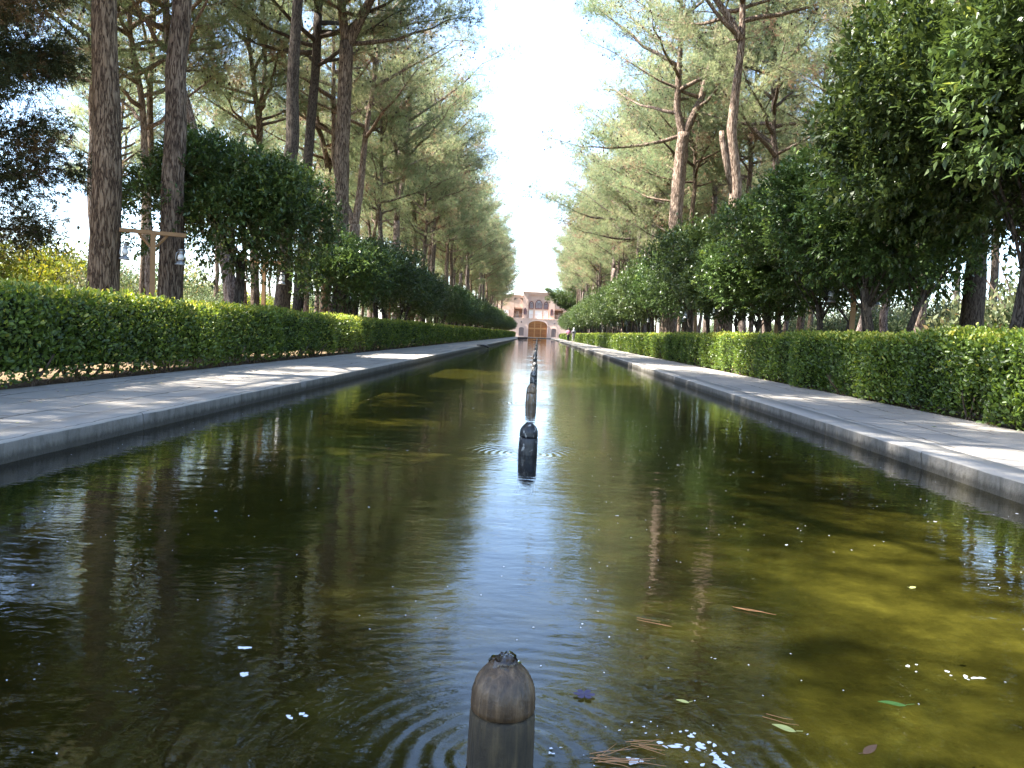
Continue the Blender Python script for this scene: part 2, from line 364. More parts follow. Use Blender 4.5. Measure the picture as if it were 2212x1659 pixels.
# ground: one sheet with the pool cut out of it
b = MB(); E = 900
xs = [-E, -80, -(W + .2), (W + .2), 80, E]; ys = [-E, Y0 - .2, Y1 + .2, 300, E]
V = [(x, y, GZ) for y in ys for x in xs]; nx = len(xs); F = []
for j in range(len(ys) - 1):
    for i in range(nx - 1):
        if j == 1 and i == 2: continue
        a = j * nx + i; F.append((a, a + 1, a + nx + 1, a + nx))
b.add(V, F); tag(b.build('ground', M['soil']), kind='structure')
# pool basin
b = MB(); D0 = -.30
V = [(-W - .05, Y0 - .05, D0), (W + .05, Y0 - .05, D0), (W + .05, Y1 + .05, D0), (-W - .05, Y1 + .05, D0)]
b.add(V, [(0, 1, 2, 3)]); tag(b.build('pool_floor', M['algae']), kind='structure')
# kerbs with a worn irregular edge
def kerb(name, sgn):
    rg = np.random.default_rng(3 if sgn > 0 else 4)
    ysl = np.concatenate([np.arange(Y0, 40, .06), np.arange(40, Y1, .5), [Y1]])
    k = len(ysl); nz = rg.normal(0, 1, k)
    sm = np.convolve(nz, np.ones(5) / 5, 'same')
    chip = np.clip(sm, -.5, 1.2) * .013 * np.clip(18 / np.maximum(ysl, 18), .3, 1)
    prof = [(W + .012, D0), (W + .012, -.02), (W + .0, .03), (W, TOP - .014), (W + .001, TOP - .005), (W + .006, TOP), (W + KW, TOP), (W + KW, GZ - .05)]
    V = []
    for i, y in enumerate(ysl):
        for j, (x, z) in enumerate(prof):
            dx = chip[i] * (1.0 if j in (3, 4, 5) else .3 if j in (1, 2) else 0); dz = -abs(chip[i]) * .7 if j in (4,) else 0
            V.append((sgn * (x + dx), y, z + dz))
    V = np.array(V); m_ = len(prof); idx = np.arange(k - 1)[:, None, None] * m_ + np.arange(m_ - 1)[None, :, None]
    q = np.concatenate([idx, idx + m_, idx + m_ + 1, idx + 1], 2).reshape(-1, 4)
    if sgn < 0: q = q[:, ::-1]
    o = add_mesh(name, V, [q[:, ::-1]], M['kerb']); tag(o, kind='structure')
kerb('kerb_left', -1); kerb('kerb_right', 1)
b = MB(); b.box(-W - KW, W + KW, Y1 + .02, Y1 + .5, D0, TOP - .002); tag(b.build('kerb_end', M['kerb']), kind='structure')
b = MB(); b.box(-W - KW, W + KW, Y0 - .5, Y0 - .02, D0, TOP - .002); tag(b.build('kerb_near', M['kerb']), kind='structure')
for s, nm in ((-1, 'path_left'), (1, 'path_right')):
    b = MB(); x0, x1 = W + KW, PW + .12
    if s < 0: x0, x1 = -x1, -x0
    ysl = list(np.arange(Y0, 30, .5)) + list(np.arange(30, YB - 4.9, 4)) + [YB - 4.9]; xsl = np.linspace(x0, x1, 6)
    V = [(x, y, TOP - .004 + (.004 * math.sin(x * 5 + y * 1.3) + .003 * math.sin(y * 3.1 - x * 3)) * (abs(x) > W + KW + .05 and abs(x) < PW + .1) - .002) for y in ysl for x in xsl]
    F = [(j * 6 + i, j * 6 + i + 1, (j + 1) * 6 + i + 1, (j + 1) * 6 + i) for j in range(len(ysl) - 1) for i in range(5)]
    b.add(V, F); tag(b.build(nm, M['paving'], smooth=True), kind='structure')
b = MB(); b.box(-14, 14, Y1 + .5, YB + 1, GZ - .1, TOP + .004); tag(b.build('forecourt', M['paving']), kind='structure')
# water sheet
b = MB(); b.add([(-W - .03, Y0, 0), (W + .03, Y0, 0), (W + .03, Y1 + .03, 0), (-W - .03, Y1 + .03, 0)], [(0, 1, 2, 3)])
tag(b.build('water', M['water']), kind='structure')

# ================================================================== BUILDING
def arch(w, z0, zs, zt, k=9, cx=0.0, pointed=True):
    pts = [(cx - w / 2, z0), (cx - w / 2, zs)]
    for i in range(1, 2 * k):
        u = i / k - 1.0
        if pointed: z = zs + (zt - zs) * (1 - abs(u) ** 1.9) ** .62 * (1 - .0) if abs(u) > .35 else zs + (zt - zs) * ((1 - .35 ** 1.9) ** .62 + (1 - (1 - .35 ** 1.9) ** .62) * (1 - abs(u) / .35) ** 1.1)
        else: z = zs + (zt - zs) * math.sqrt(max(0, 1 - u * u))
        pts.append((cx + u * w / 2, z))
    pts += [(cx + w / 2, zs), (cx + w / 2, z0)]
    return pts
bd = empty('garden_pavilion', (0, YB, TOP))
tag(bd, 'pink plastered two-storey pavilion with arched wooden gate closing the end of the canal', 'building')
YF = 0.0; YU = .9
b = MB()
b.box(-13, 13, YF, 8, 0, 4.25)
b.box(-3.74, 3.74, YU, 8, 4.25, 10.4); b.box(-3.74, -2.45, YU - .3, YU - .001, 4.25, 10.4); b.box(2.45, 3.74, YU - .3, YU - .001, 4.25, 10.4); b.box(-2.449, 2.449, YU - .298, YU - .002, 9.9, 10.397)
b.box(-12, -5.75, YU + .3, 8, 4.25, 9.6); b.box(5.75, 12, YU + .3, 8, 4.25, 9.6)
for s in (-1, 1):
    x0, x1 = (3.741, 5.749) if s > 0 else (-5.749, -3.741)
    b.box(x0, x1, 4.5, 8, 4.25, 9.6); b.box(x0, x1, YU + .302, YU + .8, 9.0, 9.598); b.box(x0, x1, YU + .6, 4.5, 6.55, 6.8)
b.build('wall', M['pink'], bd)
for s in (-1, 1):
    c0 = s * 4.745; o_ = arch(2.008, 6.8, 8.2, 9.0, 8, c0)
    # spandrel of the open bay
    b = MB(); top = [(x, 9.002) for x, z in o_]
    b.ring([(x, max(z, 9.02)) for x, z in o_], o_, YU + .32, YU + .7); b.build('arch', M['pink_light'], bd)
b = MB(); b.box(-13.1, 13.1, YF - .12, 8, 4.25, 4.42); b.box(-3.85, 3.85, YU - .45, 8, 10.4, 10.58); b.box(-12.1, -3.86, YU + .15, 8, 9.6, 9.74); b.box(3.86, 12.1, YU + .15, 8, 9.6, 9.74)
b.box(-13, -2.3, YF - .08, YF - .001, 0, .28); b.box(2.3, 13, YF - .08, YF - .001, 0, .28); b.build('cornice', M['pink_light'], bd)
g = empty('gate', (0, 0, 0)); g.parent = bd
o_ = arch(4.75, 0, 2.95, 4.05, 12, 0, False); i_ = arch(4.36, 0.02, 2.85, 3.85, 12, 0, False)
b = MB(); b.ring(o_, i_, YF - .2, YF - .002); b.build('gate_surround', M['pink_light'], g)
b = MB(); b.prism(i_, YF - .06, YF - .004); b.build('gate_leaf', M['door_wood'], g)
b = MB()
for x in (-.72, .72): b.box(x - .07, x + .07, YF - .13, YF - .061, .1, 3.7)
b.box(-2.18, -.791, YF - .131, YF - .062, 2.0, 2.18); b.box(-.649, .649, YF - .131, YF - .062, 2.0, 2.18); b.box(.791, 2.18, YF - .131, YF - .062, 2.0, 2.18); b.box(-2.18, 2.18, YF - .128, YF - .063, 0.0, .098)
b.build('gate_rail', M['door_rail'], g)
b = MB()
for x0, x1 in ((-2.02, -.92), (-.52, .52), (.92, 2.02)):
    for z0, z1 in ((.32, .95), (1.08, 1.8)): b.box(x0, x1, YF - .09, YF - .061, z0, z1)
    for z0, z1 in ((2.35, 2.72), (2.85, 3.2)): b.box(x0, x1, YF - .09, YF - .061, z0, z1)
b.build('gate_panel', M['door_rail'] if False else simple('door_panel', (.29, .11, .035), .6, .3, 5), g)
for s in (-1, 1):
    c0 = s * 3.76
    i_ = arch(1.15, 0.02, 1.95, 2.25, 8, c0, False); o_ = arch(1.38, 0.0, 1.98, 2.42, 8, c0, False)
    d = empty('side_door', (0, 0, 0)); d.parent = bd
    b = MB(); b.ring(o_, i_, YF - .14, YF - .003); b.build('door_frame', M['pink_light'], d)
    b = MB(); b.prism(i_, YF - .05, YF - .005); b.box(c0 - .02, c0 + .02, YF - .08, YF - .051, .05, 2.1); b.build('door_leaf', M['door_grey'], d)
def window(cx, w, z0, zs, zt, Yw, arched=True):
    wv = empty('window', (0, 0, 0)); wv.parent = bd
    if arched:
        o_ = arch(w + .26, z0 - .12, zs, zt + .16, 9, cx); i_ = arch(w, z0, zs, zt, 9, cx)
    else:
        o_ = [(cx - w / 2 - .1, z0 - .03), (cx - w / 2 - .1, zt + .12), (cx + w / 2 + .1, zt + .12), (cx + w / 2 + .1, z0 - .03)]
        i_ = [(cx - w / 2, z0), (cx - w / 2, zt), (cx + w / 2, zt), (cx + w / 2, z0)]
    b = MB(); b.ring(o_, i_, Yw - .14, Yw - .002); b.build('window_frame', M['frame_red'] if arched else M['pink_light'], wv)
    b = MB(); b.prism(i_, Yw - .04, Yw - .005); b.build('pane' if arched else 'curtain', M['glasspane'] if arched else M['curtain'], wv)
    if arched:
        b = MB(); zz = z0
        nb = 4 if w > 1 else 3
        for i in range(1, nb): x = cx - w / 2 + w * i / nb; b.box(x - .025, x + .025, Yw - .09, Yw - .041, z0, zs + (zt - zs) * .3)
        for i in range(1, 4): z = z0 + (zs - z0) * i / 3; b.box(cx - w / 2, cx + w / 2, Yw - .093, Yw - .0405, z - .025, z + .025)
        for a in (-1, 1): b.tube([(cx, Yw - .07, zs), (cx + a * w * .3, Yw - .07, zs + (zt - zs) * .62)], .03, 4)
        b.build('glazing_bar', M['frame_red'], wv)
for cx, w in ((-1.7, .80), (0, 1.42), (1.7, .80)):
    zt = 8.62 if w > 1 else 8.25
    window(cx, w, 6.78, 7.75, zt, YU); window(cx, w + .16, 4.46, 6.3, 6.3, YU, False)
for s in (-1, 1):
    window(s * 3.1, .40, 5.3, 6.2, 6.62, YU - .3); window(s * 5.0, .75, 4.46, 6.1, 6.1, 4.5, False); window(s * 5.0, .7, 7.0, 8.2, 8.2, 4.5, False)
    window(s * 7.6, 1.3, 4.46, 6.2, 6.2, YU + .3, False)
# balcony railing
b = MB()
for z in (5.22,): b.box(-12.9, 12.9, YF - .04, YF + .02, z, z + .06)
for x in np.arange(-12.8, 12.81, .32): b.box(x - .018, x + .018, YF - .03, YF + .01, 4.42, 5.22)
b.build('railing', M['pink_light'], bd)
b = MB()
b.lathe([(.02, 3.3), (.12, 3.32), (.14, 3.5), (.05, 3.62), (.02, 3.64)], -3.85, -.16, 8); b.build('wall_lamp', M['metal_dark'], bd)
b = MB()
b.lathe([(.02, 3.3), (.12, 3.32), (.14, 3.5), (.05, 3.62), (.02, 3.64)], 3.85, -.16, 8); b.build('wall_lamp', M['metal_dark'], bd)

# ================================================================== HEDGES
def hedge(sgn, label):
    rg = np.random.default_rng(11 if sgn < 0 else 12)
    root = empty('clipped_hedge', (sgn * 5.4, 8, GZ)); tag(root, label, 'hedge')
    ox, oy = sgn * 5.4, 8.0
    yk = np.arange(0, 190, 1.0); cols = rg.normal(0, 1, len(yk) + 5)
    def bulge(y):   # plants show as upright columns on the face
        a = (1.0 if sgn > 0 else .6)
        ph = y * 1.15 + 1.3 * np.sin(y * .31)
        g = a * (.075 * np.sin(ph * 2) + .04 * np.sin(y * 4.1 + 1) + .035 * np.interp(y, yk, cols[:len(yk)]))
        if sgn > 0: g = g - .34 * np.exp(-((y - 9.42) / .17) ** 2) + .07 * np.exp(-((y - 10.05) / .3) ** 2) - .12 * np.exp(-((y - 12.9) / .2) ** 2)
        return g
    Htop = 1.0
    def htop(y):
        h = Htop + .02 * np.sin(y * .9) + .015 * np.sin(y * 2.3 + 2)
        if sgn > 0: h = h + .06 * np.exp(-((y - 10.1) / .5) ** 2) - .07 * np.exp(-((y - 9.42) / .2) ** 2)
        return h
    # leaf bands: leaves grow in size with distance along the hedge so that far parts stay affordable
    Vs = []; Fs = []; Ts = []; base = 0
    WD = .95; X0 = PW
    bands = [(3, 16, .055, 950, True), (16, 30, .058, 620, False), (30, 60, .085, 300, False), (60, 105, .13, 130, False), (105, 181.5, .2, 62, False)]
    for (ya, yb, L, dens, hx) in bands:
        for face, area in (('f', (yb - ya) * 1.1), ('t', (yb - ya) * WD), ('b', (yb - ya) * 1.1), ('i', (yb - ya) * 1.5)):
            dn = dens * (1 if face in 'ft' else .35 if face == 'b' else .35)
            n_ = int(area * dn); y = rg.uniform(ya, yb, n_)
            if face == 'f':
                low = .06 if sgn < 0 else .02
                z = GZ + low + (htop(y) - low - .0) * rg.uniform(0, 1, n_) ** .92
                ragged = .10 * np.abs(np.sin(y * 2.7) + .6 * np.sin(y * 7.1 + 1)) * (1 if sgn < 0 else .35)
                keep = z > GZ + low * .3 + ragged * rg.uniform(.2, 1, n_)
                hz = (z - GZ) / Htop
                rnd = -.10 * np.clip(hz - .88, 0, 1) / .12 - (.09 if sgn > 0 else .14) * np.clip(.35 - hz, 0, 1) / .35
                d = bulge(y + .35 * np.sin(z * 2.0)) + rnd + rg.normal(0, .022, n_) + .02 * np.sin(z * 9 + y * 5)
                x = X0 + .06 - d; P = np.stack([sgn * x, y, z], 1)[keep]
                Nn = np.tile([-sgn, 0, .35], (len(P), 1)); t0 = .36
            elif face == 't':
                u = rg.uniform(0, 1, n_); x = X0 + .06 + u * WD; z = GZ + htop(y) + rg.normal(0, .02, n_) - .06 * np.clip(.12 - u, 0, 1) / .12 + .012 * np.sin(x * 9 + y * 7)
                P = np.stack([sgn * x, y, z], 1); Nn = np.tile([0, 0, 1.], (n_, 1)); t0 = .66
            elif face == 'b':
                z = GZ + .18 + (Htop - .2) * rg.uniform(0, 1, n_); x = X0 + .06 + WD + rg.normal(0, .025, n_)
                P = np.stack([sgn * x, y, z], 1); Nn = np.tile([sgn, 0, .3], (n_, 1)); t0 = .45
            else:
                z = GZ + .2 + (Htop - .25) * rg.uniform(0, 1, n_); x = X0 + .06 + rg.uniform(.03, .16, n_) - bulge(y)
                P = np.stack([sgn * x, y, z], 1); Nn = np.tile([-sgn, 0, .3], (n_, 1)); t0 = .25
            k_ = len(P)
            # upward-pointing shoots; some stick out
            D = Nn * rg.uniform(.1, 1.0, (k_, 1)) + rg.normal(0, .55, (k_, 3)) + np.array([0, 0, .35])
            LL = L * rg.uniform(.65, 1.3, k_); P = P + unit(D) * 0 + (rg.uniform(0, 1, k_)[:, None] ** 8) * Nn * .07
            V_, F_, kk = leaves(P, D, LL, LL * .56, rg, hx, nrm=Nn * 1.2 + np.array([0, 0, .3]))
            tt = t0 + .21 * rg.normal(size=k_) + .10 * np.sin(P[:, 1] * 1.9 + 3 * np.sin(P[:, 1] * .37)) + .16 * np.clip((P[:, 2] - GZ) / Htop - .8, 0, 1) / .2  # tint lightens toward the top: sun highlights put into the leaf colour
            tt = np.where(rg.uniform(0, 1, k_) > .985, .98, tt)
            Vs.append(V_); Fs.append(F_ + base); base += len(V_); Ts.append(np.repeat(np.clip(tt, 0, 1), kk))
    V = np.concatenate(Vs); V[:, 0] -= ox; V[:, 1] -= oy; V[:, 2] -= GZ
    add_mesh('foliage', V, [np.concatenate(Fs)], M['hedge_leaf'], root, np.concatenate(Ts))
    # solid dark core: interior shade put into its colour, standing for dense twigs
    ysl = np.concatenate([np.arange(3, 40, .25), np.arange(40, 182, 2.0)]); zb = .20 if sgn < 0 else .10
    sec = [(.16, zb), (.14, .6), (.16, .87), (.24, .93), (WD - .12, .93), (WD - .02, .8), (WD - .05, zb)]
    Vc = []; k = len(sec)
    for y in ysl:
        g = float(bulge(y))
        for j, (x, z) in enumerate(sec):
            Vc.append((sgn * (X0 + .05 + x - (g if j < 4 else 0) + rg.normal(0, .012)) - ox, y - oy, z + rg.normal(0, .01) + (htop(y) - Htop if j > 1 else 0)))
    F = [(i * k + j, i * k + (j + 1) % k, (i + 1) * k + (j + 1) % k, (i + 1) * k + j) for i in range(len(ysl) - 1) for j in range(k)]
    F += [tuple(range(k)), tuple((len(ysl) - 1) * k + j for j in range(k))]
    b = MB(); b.add(Vc, F); b.build('dark_core', M['hedge_core'], root)
    # bare stems under the foliage
    protos = []
    for s_ in range(5):
        b = MB(); rr = np.random.default_rng(40 + s_)
        for q in range(3):
            a = rr.uniform(-.14, .14, 2); pts = [(a[0] * .3, a[1] * .3, -.04)]
            for h in (.10, .22, .36): pts.append((pts[-1][0] + a[0] * .5 + rr.normal(0, .012), pts[-1][1] + a[1] * .6 + rr.normal(0, .015), h))
            b.tube(pts, [.019, .015, .012, .008], 5)
        protos.append(b.build('stem', M['stem'], root))
    for i in range(90):
        o = protos[i] if i < 5 else protos[i % 5].copy()
        if i >= 5: C.objects.link(o); o.parent = root
        yv = 3.6 + i * .46 + rg.uniform(-.15, .15); o.location = (sgn * (X0 + rg.uniform(.2, .5)) - ox, yv - oy, 0); o.rotation_euler = (0, 0, rg.uniform(0, 6.28)); s_ = rg.uniform(.8, 1.35); o.scale = (s_, s_, 1)
hedge(-1, 'long clipped hedge shaded on its face with bare stems showing at the foot')
hedge(1, 'long clipped hedge whose pool side catches the sun in bright upright bulges')

# ================================================================== TREES
def wobble_path(p0, p1, k, amp, rg):
    p0 = np.array(p0, float); p1 = np.array(p1, float); u = np.linspace(0, 1, k)[:, None]
    off = rg.normal(0, amp, (k, 3)); off[:, 2] *= .2; off[0] = 0; off = np.cumsum(off, 0); off -= u * off[-1]
    return p0 + (p1 - p0) * u + off

def orange_tree(seed, H=4.2, rad=2.3, cb=1.55, nleaf=26000, lsz=.085, stems=1, fruit=14, hexa=False):
    """returns root with trunk, crown, fruits; crown built of leafy shoots on lobes"""
    rg = np.random.default_rng(seed); root = empty('orange_tree')
    b = MB()
    for s_ in range(stems):
        a = rg.uniform(0, 6.28); off = .12 * (stems > 1); sp = .35 if stems > 1 else .08
        p0 = (off * math.cos(a), off * math.sin(a), -.1); p1 = (sp * math.cos(a) * 1.8, sp * math.sin(a) * 1.8, cb + .5)
        r0 = rg.uniform(.10, .13) if stems == 1 else rg.uniform(.055, .08)
        P = wobble_path(p0, p1, 6, .02, rg); b.tube(P, np.linspace(r0 * 1.15, r0 * .8, 6), 9, .06, rg)
        for q in range(6):
            aa = rg.uniform(0, 6.28); L = rad * rg.uniform(.35, .62); e = P[-1] + np.array([math.cos(aa) * L, math.sin(aa) * L, rg.uniform(.5, 1.0) * (H - cb) * .6])
            B_ = wobble_path(P[-1 if q % 2 else -2], e, 5, .06, rg); b.tube(B_, np.linspace(r0 * .36, .010, 5), 5)
    b.build('trunk', M['bark_dark'], root, True)
    # lobes
    cz = (H + cb) / 2; hz = (H - cb) / 2
    nl = 34; lob = []
    for i in range(nl):
        d = unit(rg.normal(size=3)); 
        if d[2] < -.2: d[2] *= .6
        rr = rg.uniform(.55, .82); c = np.array([d[0] * rad * rr, d[1] * rad * rr, cz + d[2] * hz * rr]); lob.append((c, rg.uniform(.42, .72) * rad / 2.2))
    lob.append((np.array([0, 0, cz]), rad * .55))
    w = np.array([l[1] ** 2 for l in lob]); w /= w.sum()
    nsh = nleaf // 7; idx = rg.choice(len(lob), nsh, p=w)
    cs = np.array([l[0] for l in lob])[idx]; rs = np.array([l[1] for l in lob])[idx]
    d = unit(rg.normal(size=(nsh, 3))); d[:, 2] = np.abs(d[:, 2]) * np.where(rg.uniform(size=nsh) < .75, 1, -1); d = unit(d)
    S = cs + d * (rs * rg.uniform(.72, 1.08, nsh))[:, None]
    # keep shoots that are near the outside of the union
    q = (S - np.array([0, 0, cz])) / np.array([rad, rad, hz]); rq = np.linalg.norm(q, axis=1)
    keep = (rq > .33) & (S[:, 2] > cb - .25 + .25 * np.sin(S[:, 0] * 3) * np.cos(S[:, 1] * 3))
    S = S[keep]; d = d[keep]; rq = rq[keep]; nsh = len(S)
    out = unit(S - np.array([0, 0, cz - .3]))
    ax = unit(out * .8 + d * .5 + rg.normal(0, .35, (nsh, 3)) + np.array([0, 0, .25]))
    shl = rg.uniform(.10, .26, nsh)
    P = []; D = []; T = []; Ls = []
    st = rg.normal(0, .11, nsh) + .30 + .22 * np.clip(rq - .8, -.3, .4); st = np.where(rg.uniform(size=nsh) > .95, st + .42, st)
    for j in range(7):
        u = (j + .5) / 7; base_ = S + ax * (shl * u)[:, None]
        dd = ax * .7 + unit(rg.normal(size=(nsh, 3))) * .8 + np.array([0, 0, -.35 + .3 * u])
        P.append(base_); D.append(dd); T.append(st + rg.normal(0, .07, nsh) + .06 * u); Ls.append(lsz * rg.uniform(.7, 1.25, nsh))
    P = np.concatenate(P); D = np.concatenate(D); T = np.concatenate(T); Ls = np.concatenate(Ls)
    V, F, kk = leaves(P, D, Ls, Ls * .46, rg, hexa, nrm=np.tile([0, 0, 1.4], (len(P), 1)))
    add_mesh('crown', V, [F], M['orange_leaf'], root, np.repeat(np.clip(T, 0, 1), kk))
    if fruit:
        for i in range(fruit):
            dv = unit(rg.normal(size=3)); dv[2] = abs(dv[2]) * .5 - .2; p = np.array([0, 0, cz]) + dv * np.array([rad, rad, hz]) * .93
            if i == 0:
                b = MB(); rr = .04; prof = [(rr * math.sin(math.pi * t / 8) + .0008, -rr * math.cos(math.pi * t / 8)) for t in range(9)]
                b.lathe(prof, 0, 0, 10); f0 = b.build('fruit', M['fruit'], root, True); f0.location = p
            else:
                f = f0.copy(); C.objects.link(f); f.parent = root; f.location = p
    return root

orange_protos = [orange_tree(100 + i, H=4.1 + .15 * (i % 3), rad=2.35, cb=1.6, nleaf=26000, lsz=.105, stems=1 + (i % 2) * 2, fruit=0) for i in range(4)]
orange_near = [orange_tree(120 + i, H=5.4, rad=2.55, cb=1.5, nleaf=80000, lsz=.108, stems=3, fruit=12, hexa=False) for i in range(3)]
used = set()
def place_tree(proto, x, y, rz, s, sz, label, cat, group):
    if proto.name in used: o = copy_tree(proto)
    else: o = proto; used.add(proto.name)
    o.location = (x, y, GZ); o.rotation_euler = (0, 0, rz); o.scale = (s, s, sz)
    if 'group' in o: del o['group']
    tag(o, label, cat, group); return o
rg = np.random.default_rng(77)
# left row
t = orange_tree(201, H=4.5, rad=2.6, cb=1.75, nleaf=60000, lsz=.10, stems=1, fruit=6)
t.location = (-6.75, 17.6, GZ); tag(t, 'roundest orange tree, standing alone between two bare pine trunks behind the shaded hedge', 'orange tree', 'orange trees along the canal')
ys_l = [25.8] + list(np.arange(29.5, 176, 3.75))
for i, y in enumerate(ys_l):
    s = rg.uniform(.90, 1.04)
    lab = f'dark green orange tree over the shaded hedge, {ORD[i]} in line past the round one' if i < 10 else 'small dark green orange tree far along the shaded hedge'
    place_tree(orange_protos[i % 4], -6.65 + rg.uniform(-.2, .2), y + rg.uniform(-.3, .3), rg.uniform(0, 6.28), s, s * rg.uniform(.80, .96), lab, 'orange tree', 'orange trees along the canal')
ys_r = [8.6, 12.0, 15.4, 19.0, 22.6, 26.2] + list(np.arange(30, 176, 3.75))
for i, y in enumerate(ys_r):
    lab = f'glossy dark orange tree over the sunlit hedge, {ORD[i]} counted from the picture edge' if i < 12 else 'small glossy orange tree far along the sunlit hedge'
    if i < 6:
        s = [1.08, 1.06, 1.02, .98, .94, .92][i]
        place_tree(orange_near[i % 3], 6.75 + rg.uniform(-.15, .15), y, rg.uniform(0, 6.28), s, s * [1.15, 1.12, .95, .90, .86, .86][i], lab, 'orange tree', 'orange trees along the canal')
    else:
        s = rg.uniform(1.0, 1.12)
        place_tree(orange_protos[(i + 1) % 4], 6.65 + rg.uniform(-.2, .2), y + rg.uniform(-.3, .3), rg.uniform(0, 6.28), s, s * rg.uniform(1.02, 1.14), lab, 'orange tree', 'orange trees along the canal')

# ---- pines
def needles(cents, axes, rg, per=9, L=.22, w=.017, spread=.75):
    n_ = len(cents); c = np.repeat(cents, per, 0); a = np.repeat(axes, per, 0)
    d = unit(a * .55 + rg.normal(0, spread * .62, (n_ * per, 3)))
    s = unit(np.cross(d, rg.normal(size=d.shape))); LL = (L * rg.uniform(.7, 1.2, n_ * per))[:, None]
    c = c + rg.normal(0, .025, c.shape)
    V = np.stack([c + s * w * .5, c - s * w * .5, c + d * LL], 1).reshape(-1, 3)
    return V, (np.arange(n_ * per) * 3)[:, None] + np.array([0, 1, 2])

def pine(seed, H=19, r0=.26, cb=8.5, crad=4.2, fork=None, bark='bark', dens=1.0, sweep=(0, 0), stems=None, mat='needle', limbs=25, per=9, L=.23, w=.0145, droop=0.0, clump=(.55, .95), flat_=.8, limb_list=None, brown=.07, tufts=39, name='pine_tree', low=None):
    rg = np.random.default_rng(seed); root = empty(name); b = MB()
    if stems is None:
        top = (sweep[0] + rg.normal(0, .5), sweep[1] + rg.normal(0, .5), H)
        if fork:
            hf = fork; fp = (sweep[0] * hf / H + rg.normal(0, .15), sweep[1] * hf / H, hf)
            main = wobble_path((0, 0, -.1), fp, 10, .05, rg); a = rg.uniform(0, 6.28)
            s1 = wobble_path(fp, (top[0] + math.cos(a) * 1.6, top[1] + math.sin(a) * 1.6, H), 8, .14, rg); s2 = wobble_path(fp, (top[0] - math.cos(a) * 1.8, top[1] - math.sin(a) * 1.8, H * .95), 8, .14, rg)
            stems = [(main, r0, r0 * .72), (s1, r0 * .6, .05), (s2, r0 * .52, .05)]
        else:
            stems = [(wobble_path((0, 0, -.1), top, 16, .09, rg), r0, .045)]
    for P, ra, rb in stems:
        k = len(P); u = np.linspace(0, 1, k); rr = ra + (rb - ra) * u ** 1.15
        if abs(P[0][2]) < .3: rr[0] *= 1.18
        # resample finer for bark relief
        kk = max(k, int(np.linalg.norm(np.asarray(P)[-1] - np.asarray(P)[0]) / .5)); uu = np.linspace(0, 1, kk)
        Pf = np.stack([np.interp(uu, u, np.asarray(P)[:, q]) for q in range(3)], 1); b.tube(Pf, np.interp(uu, u, rr), 12, .045, rg)
    cents = []; caxes = []; crads = []
    def clump_at(p, d, r): cents.append(p); caxes.append(d); crads.append(r)
    ga = rg.uniform(0, 6.28)
    specs = []
    if limb_list is None:
        upst = [s for s in stems if max(s[0][-1][2], 0) > cb]
        for i in range(limbs):
            st = upst[i % len(upst)]; P = np.asarray(st[0]); zlo = max(cb, P[0][2]); u = (i // len(upst) + rg.uniform(.1, .9)) / math.ceil(limbs / len(upst)); h = zlo + (P[-1][2] - .3 - zlo) * u
            p = np.array([np.interp(h, P[:, 2], P[:, q]) for q in range(3)]); ga += 2.4 + rg.normal(0, .3)
            v = (h - cb) / (H - cb); prof = max(.28, math.sqrt(max(0, 1 - (1.15 * v - .22) ** 2)) if v > .19 else .85 + v)
            specs.append((p, ga, crad * prof * rg.uniform(.75, 1.12), rg.uniform(.2, .8) + .4 * v - droop))
    else: specs = limb_list
    if low:
        for (h, a, L_, up) in low:
            P = np.asarray(stems[0][0]); p = np.array([np.interp(h, P[:, 2], P[:, q]) for q in range(3)]); specs.append((p, a, L_, up))
    for (p, a, Ln, up) in specs:
        e = p + np.array([math.cos(a) * Ln, math.sin(a) * Ln, up * Ln]); k = 7
        Lp = wobble_path(p, e, k, Ln * .03, rg); Lp[:, 2] += np.sin(np.linspace(0, math.pi, k)) * -.05 * Ln
        rl = .035 + .016 * Ln; b.tube(Lp, np.linspace(rl, .018, k), 6)
        ns = max(5, int(Ln * 1.35))
        for j in range(ns):
            u = .30 + .7 * j / (ns - 1); q0 = np.array([np.interp(u * (k - 1), np.arange(k), Lp[:, c]) for c in range(3)])
            aa = a + rg.choice([-1, 1]) * rg.uniform(.5, 1.2) if j < ns - 1 else a; l2 = Ln * rg.uniform(.22, .38)
            e2 = q0 + np.array([math.cos(aa) * l2, math.sin(aa) * l2, rg.uniform(.05, .6) * l2 - droop * l2])
            B_ = wobble_path(q0, e2, 4, .05, rg); b.tube(B_, [.022, .016, .012, .006], 4, cap=False)
            dr = unit(e2 - q0)
            clump_at(e2, dr, rg.uniform(*clump))
            if Ln > 4.9: clump_at(q0 + np.array([0, 0, .25]) + rg.normal(0, .2, 3), dr, rg.uniform(*clump)); clump_at(e2 + rg.normal(0, .45, 3), dr, rg.uniform(*clump))
            if u > .45: clump_at(q0 + (e2 - q0) * .35 + rg.normal(0, .15, 3), dr, rg.uniform(*clump) * .8)
            # bare twigs
            for q in range(2):
                t3 = e2 + rg.normal(0, .45, 3); b.tube([q0 + (e2 - q0) * .5, (q0 + e2) / 2 * .5 + t3 * .5 + rg.normal(0, .06, 3), t3], [.010, .007, .003], 3, cap=False)
    b.build('trunk', M[bark], root, True)
    cents = np.array(cents); caxes = np.array(caxes); crads = np.array(crads); nc = len(cents)
    nt = int(tufts * dens); ci = np.repeat(np.arange(nc), nt); n_ = len(ci)
    off = unit(rg.normal(size=(n_, 3))) * (rg.uniform(0, 1, n_) ** .45)[:, None]; off[:, 2] = off[:, 2] * flat_ + .12
    P = cents[ci] + off * crads[ci][:, None]
    A = unit(off * .8 + caxes[ci] * .5 + np.array([0, 0, .45 - droop * 1.6]))
    V, F = needles(P, A, rg, per, L, w)
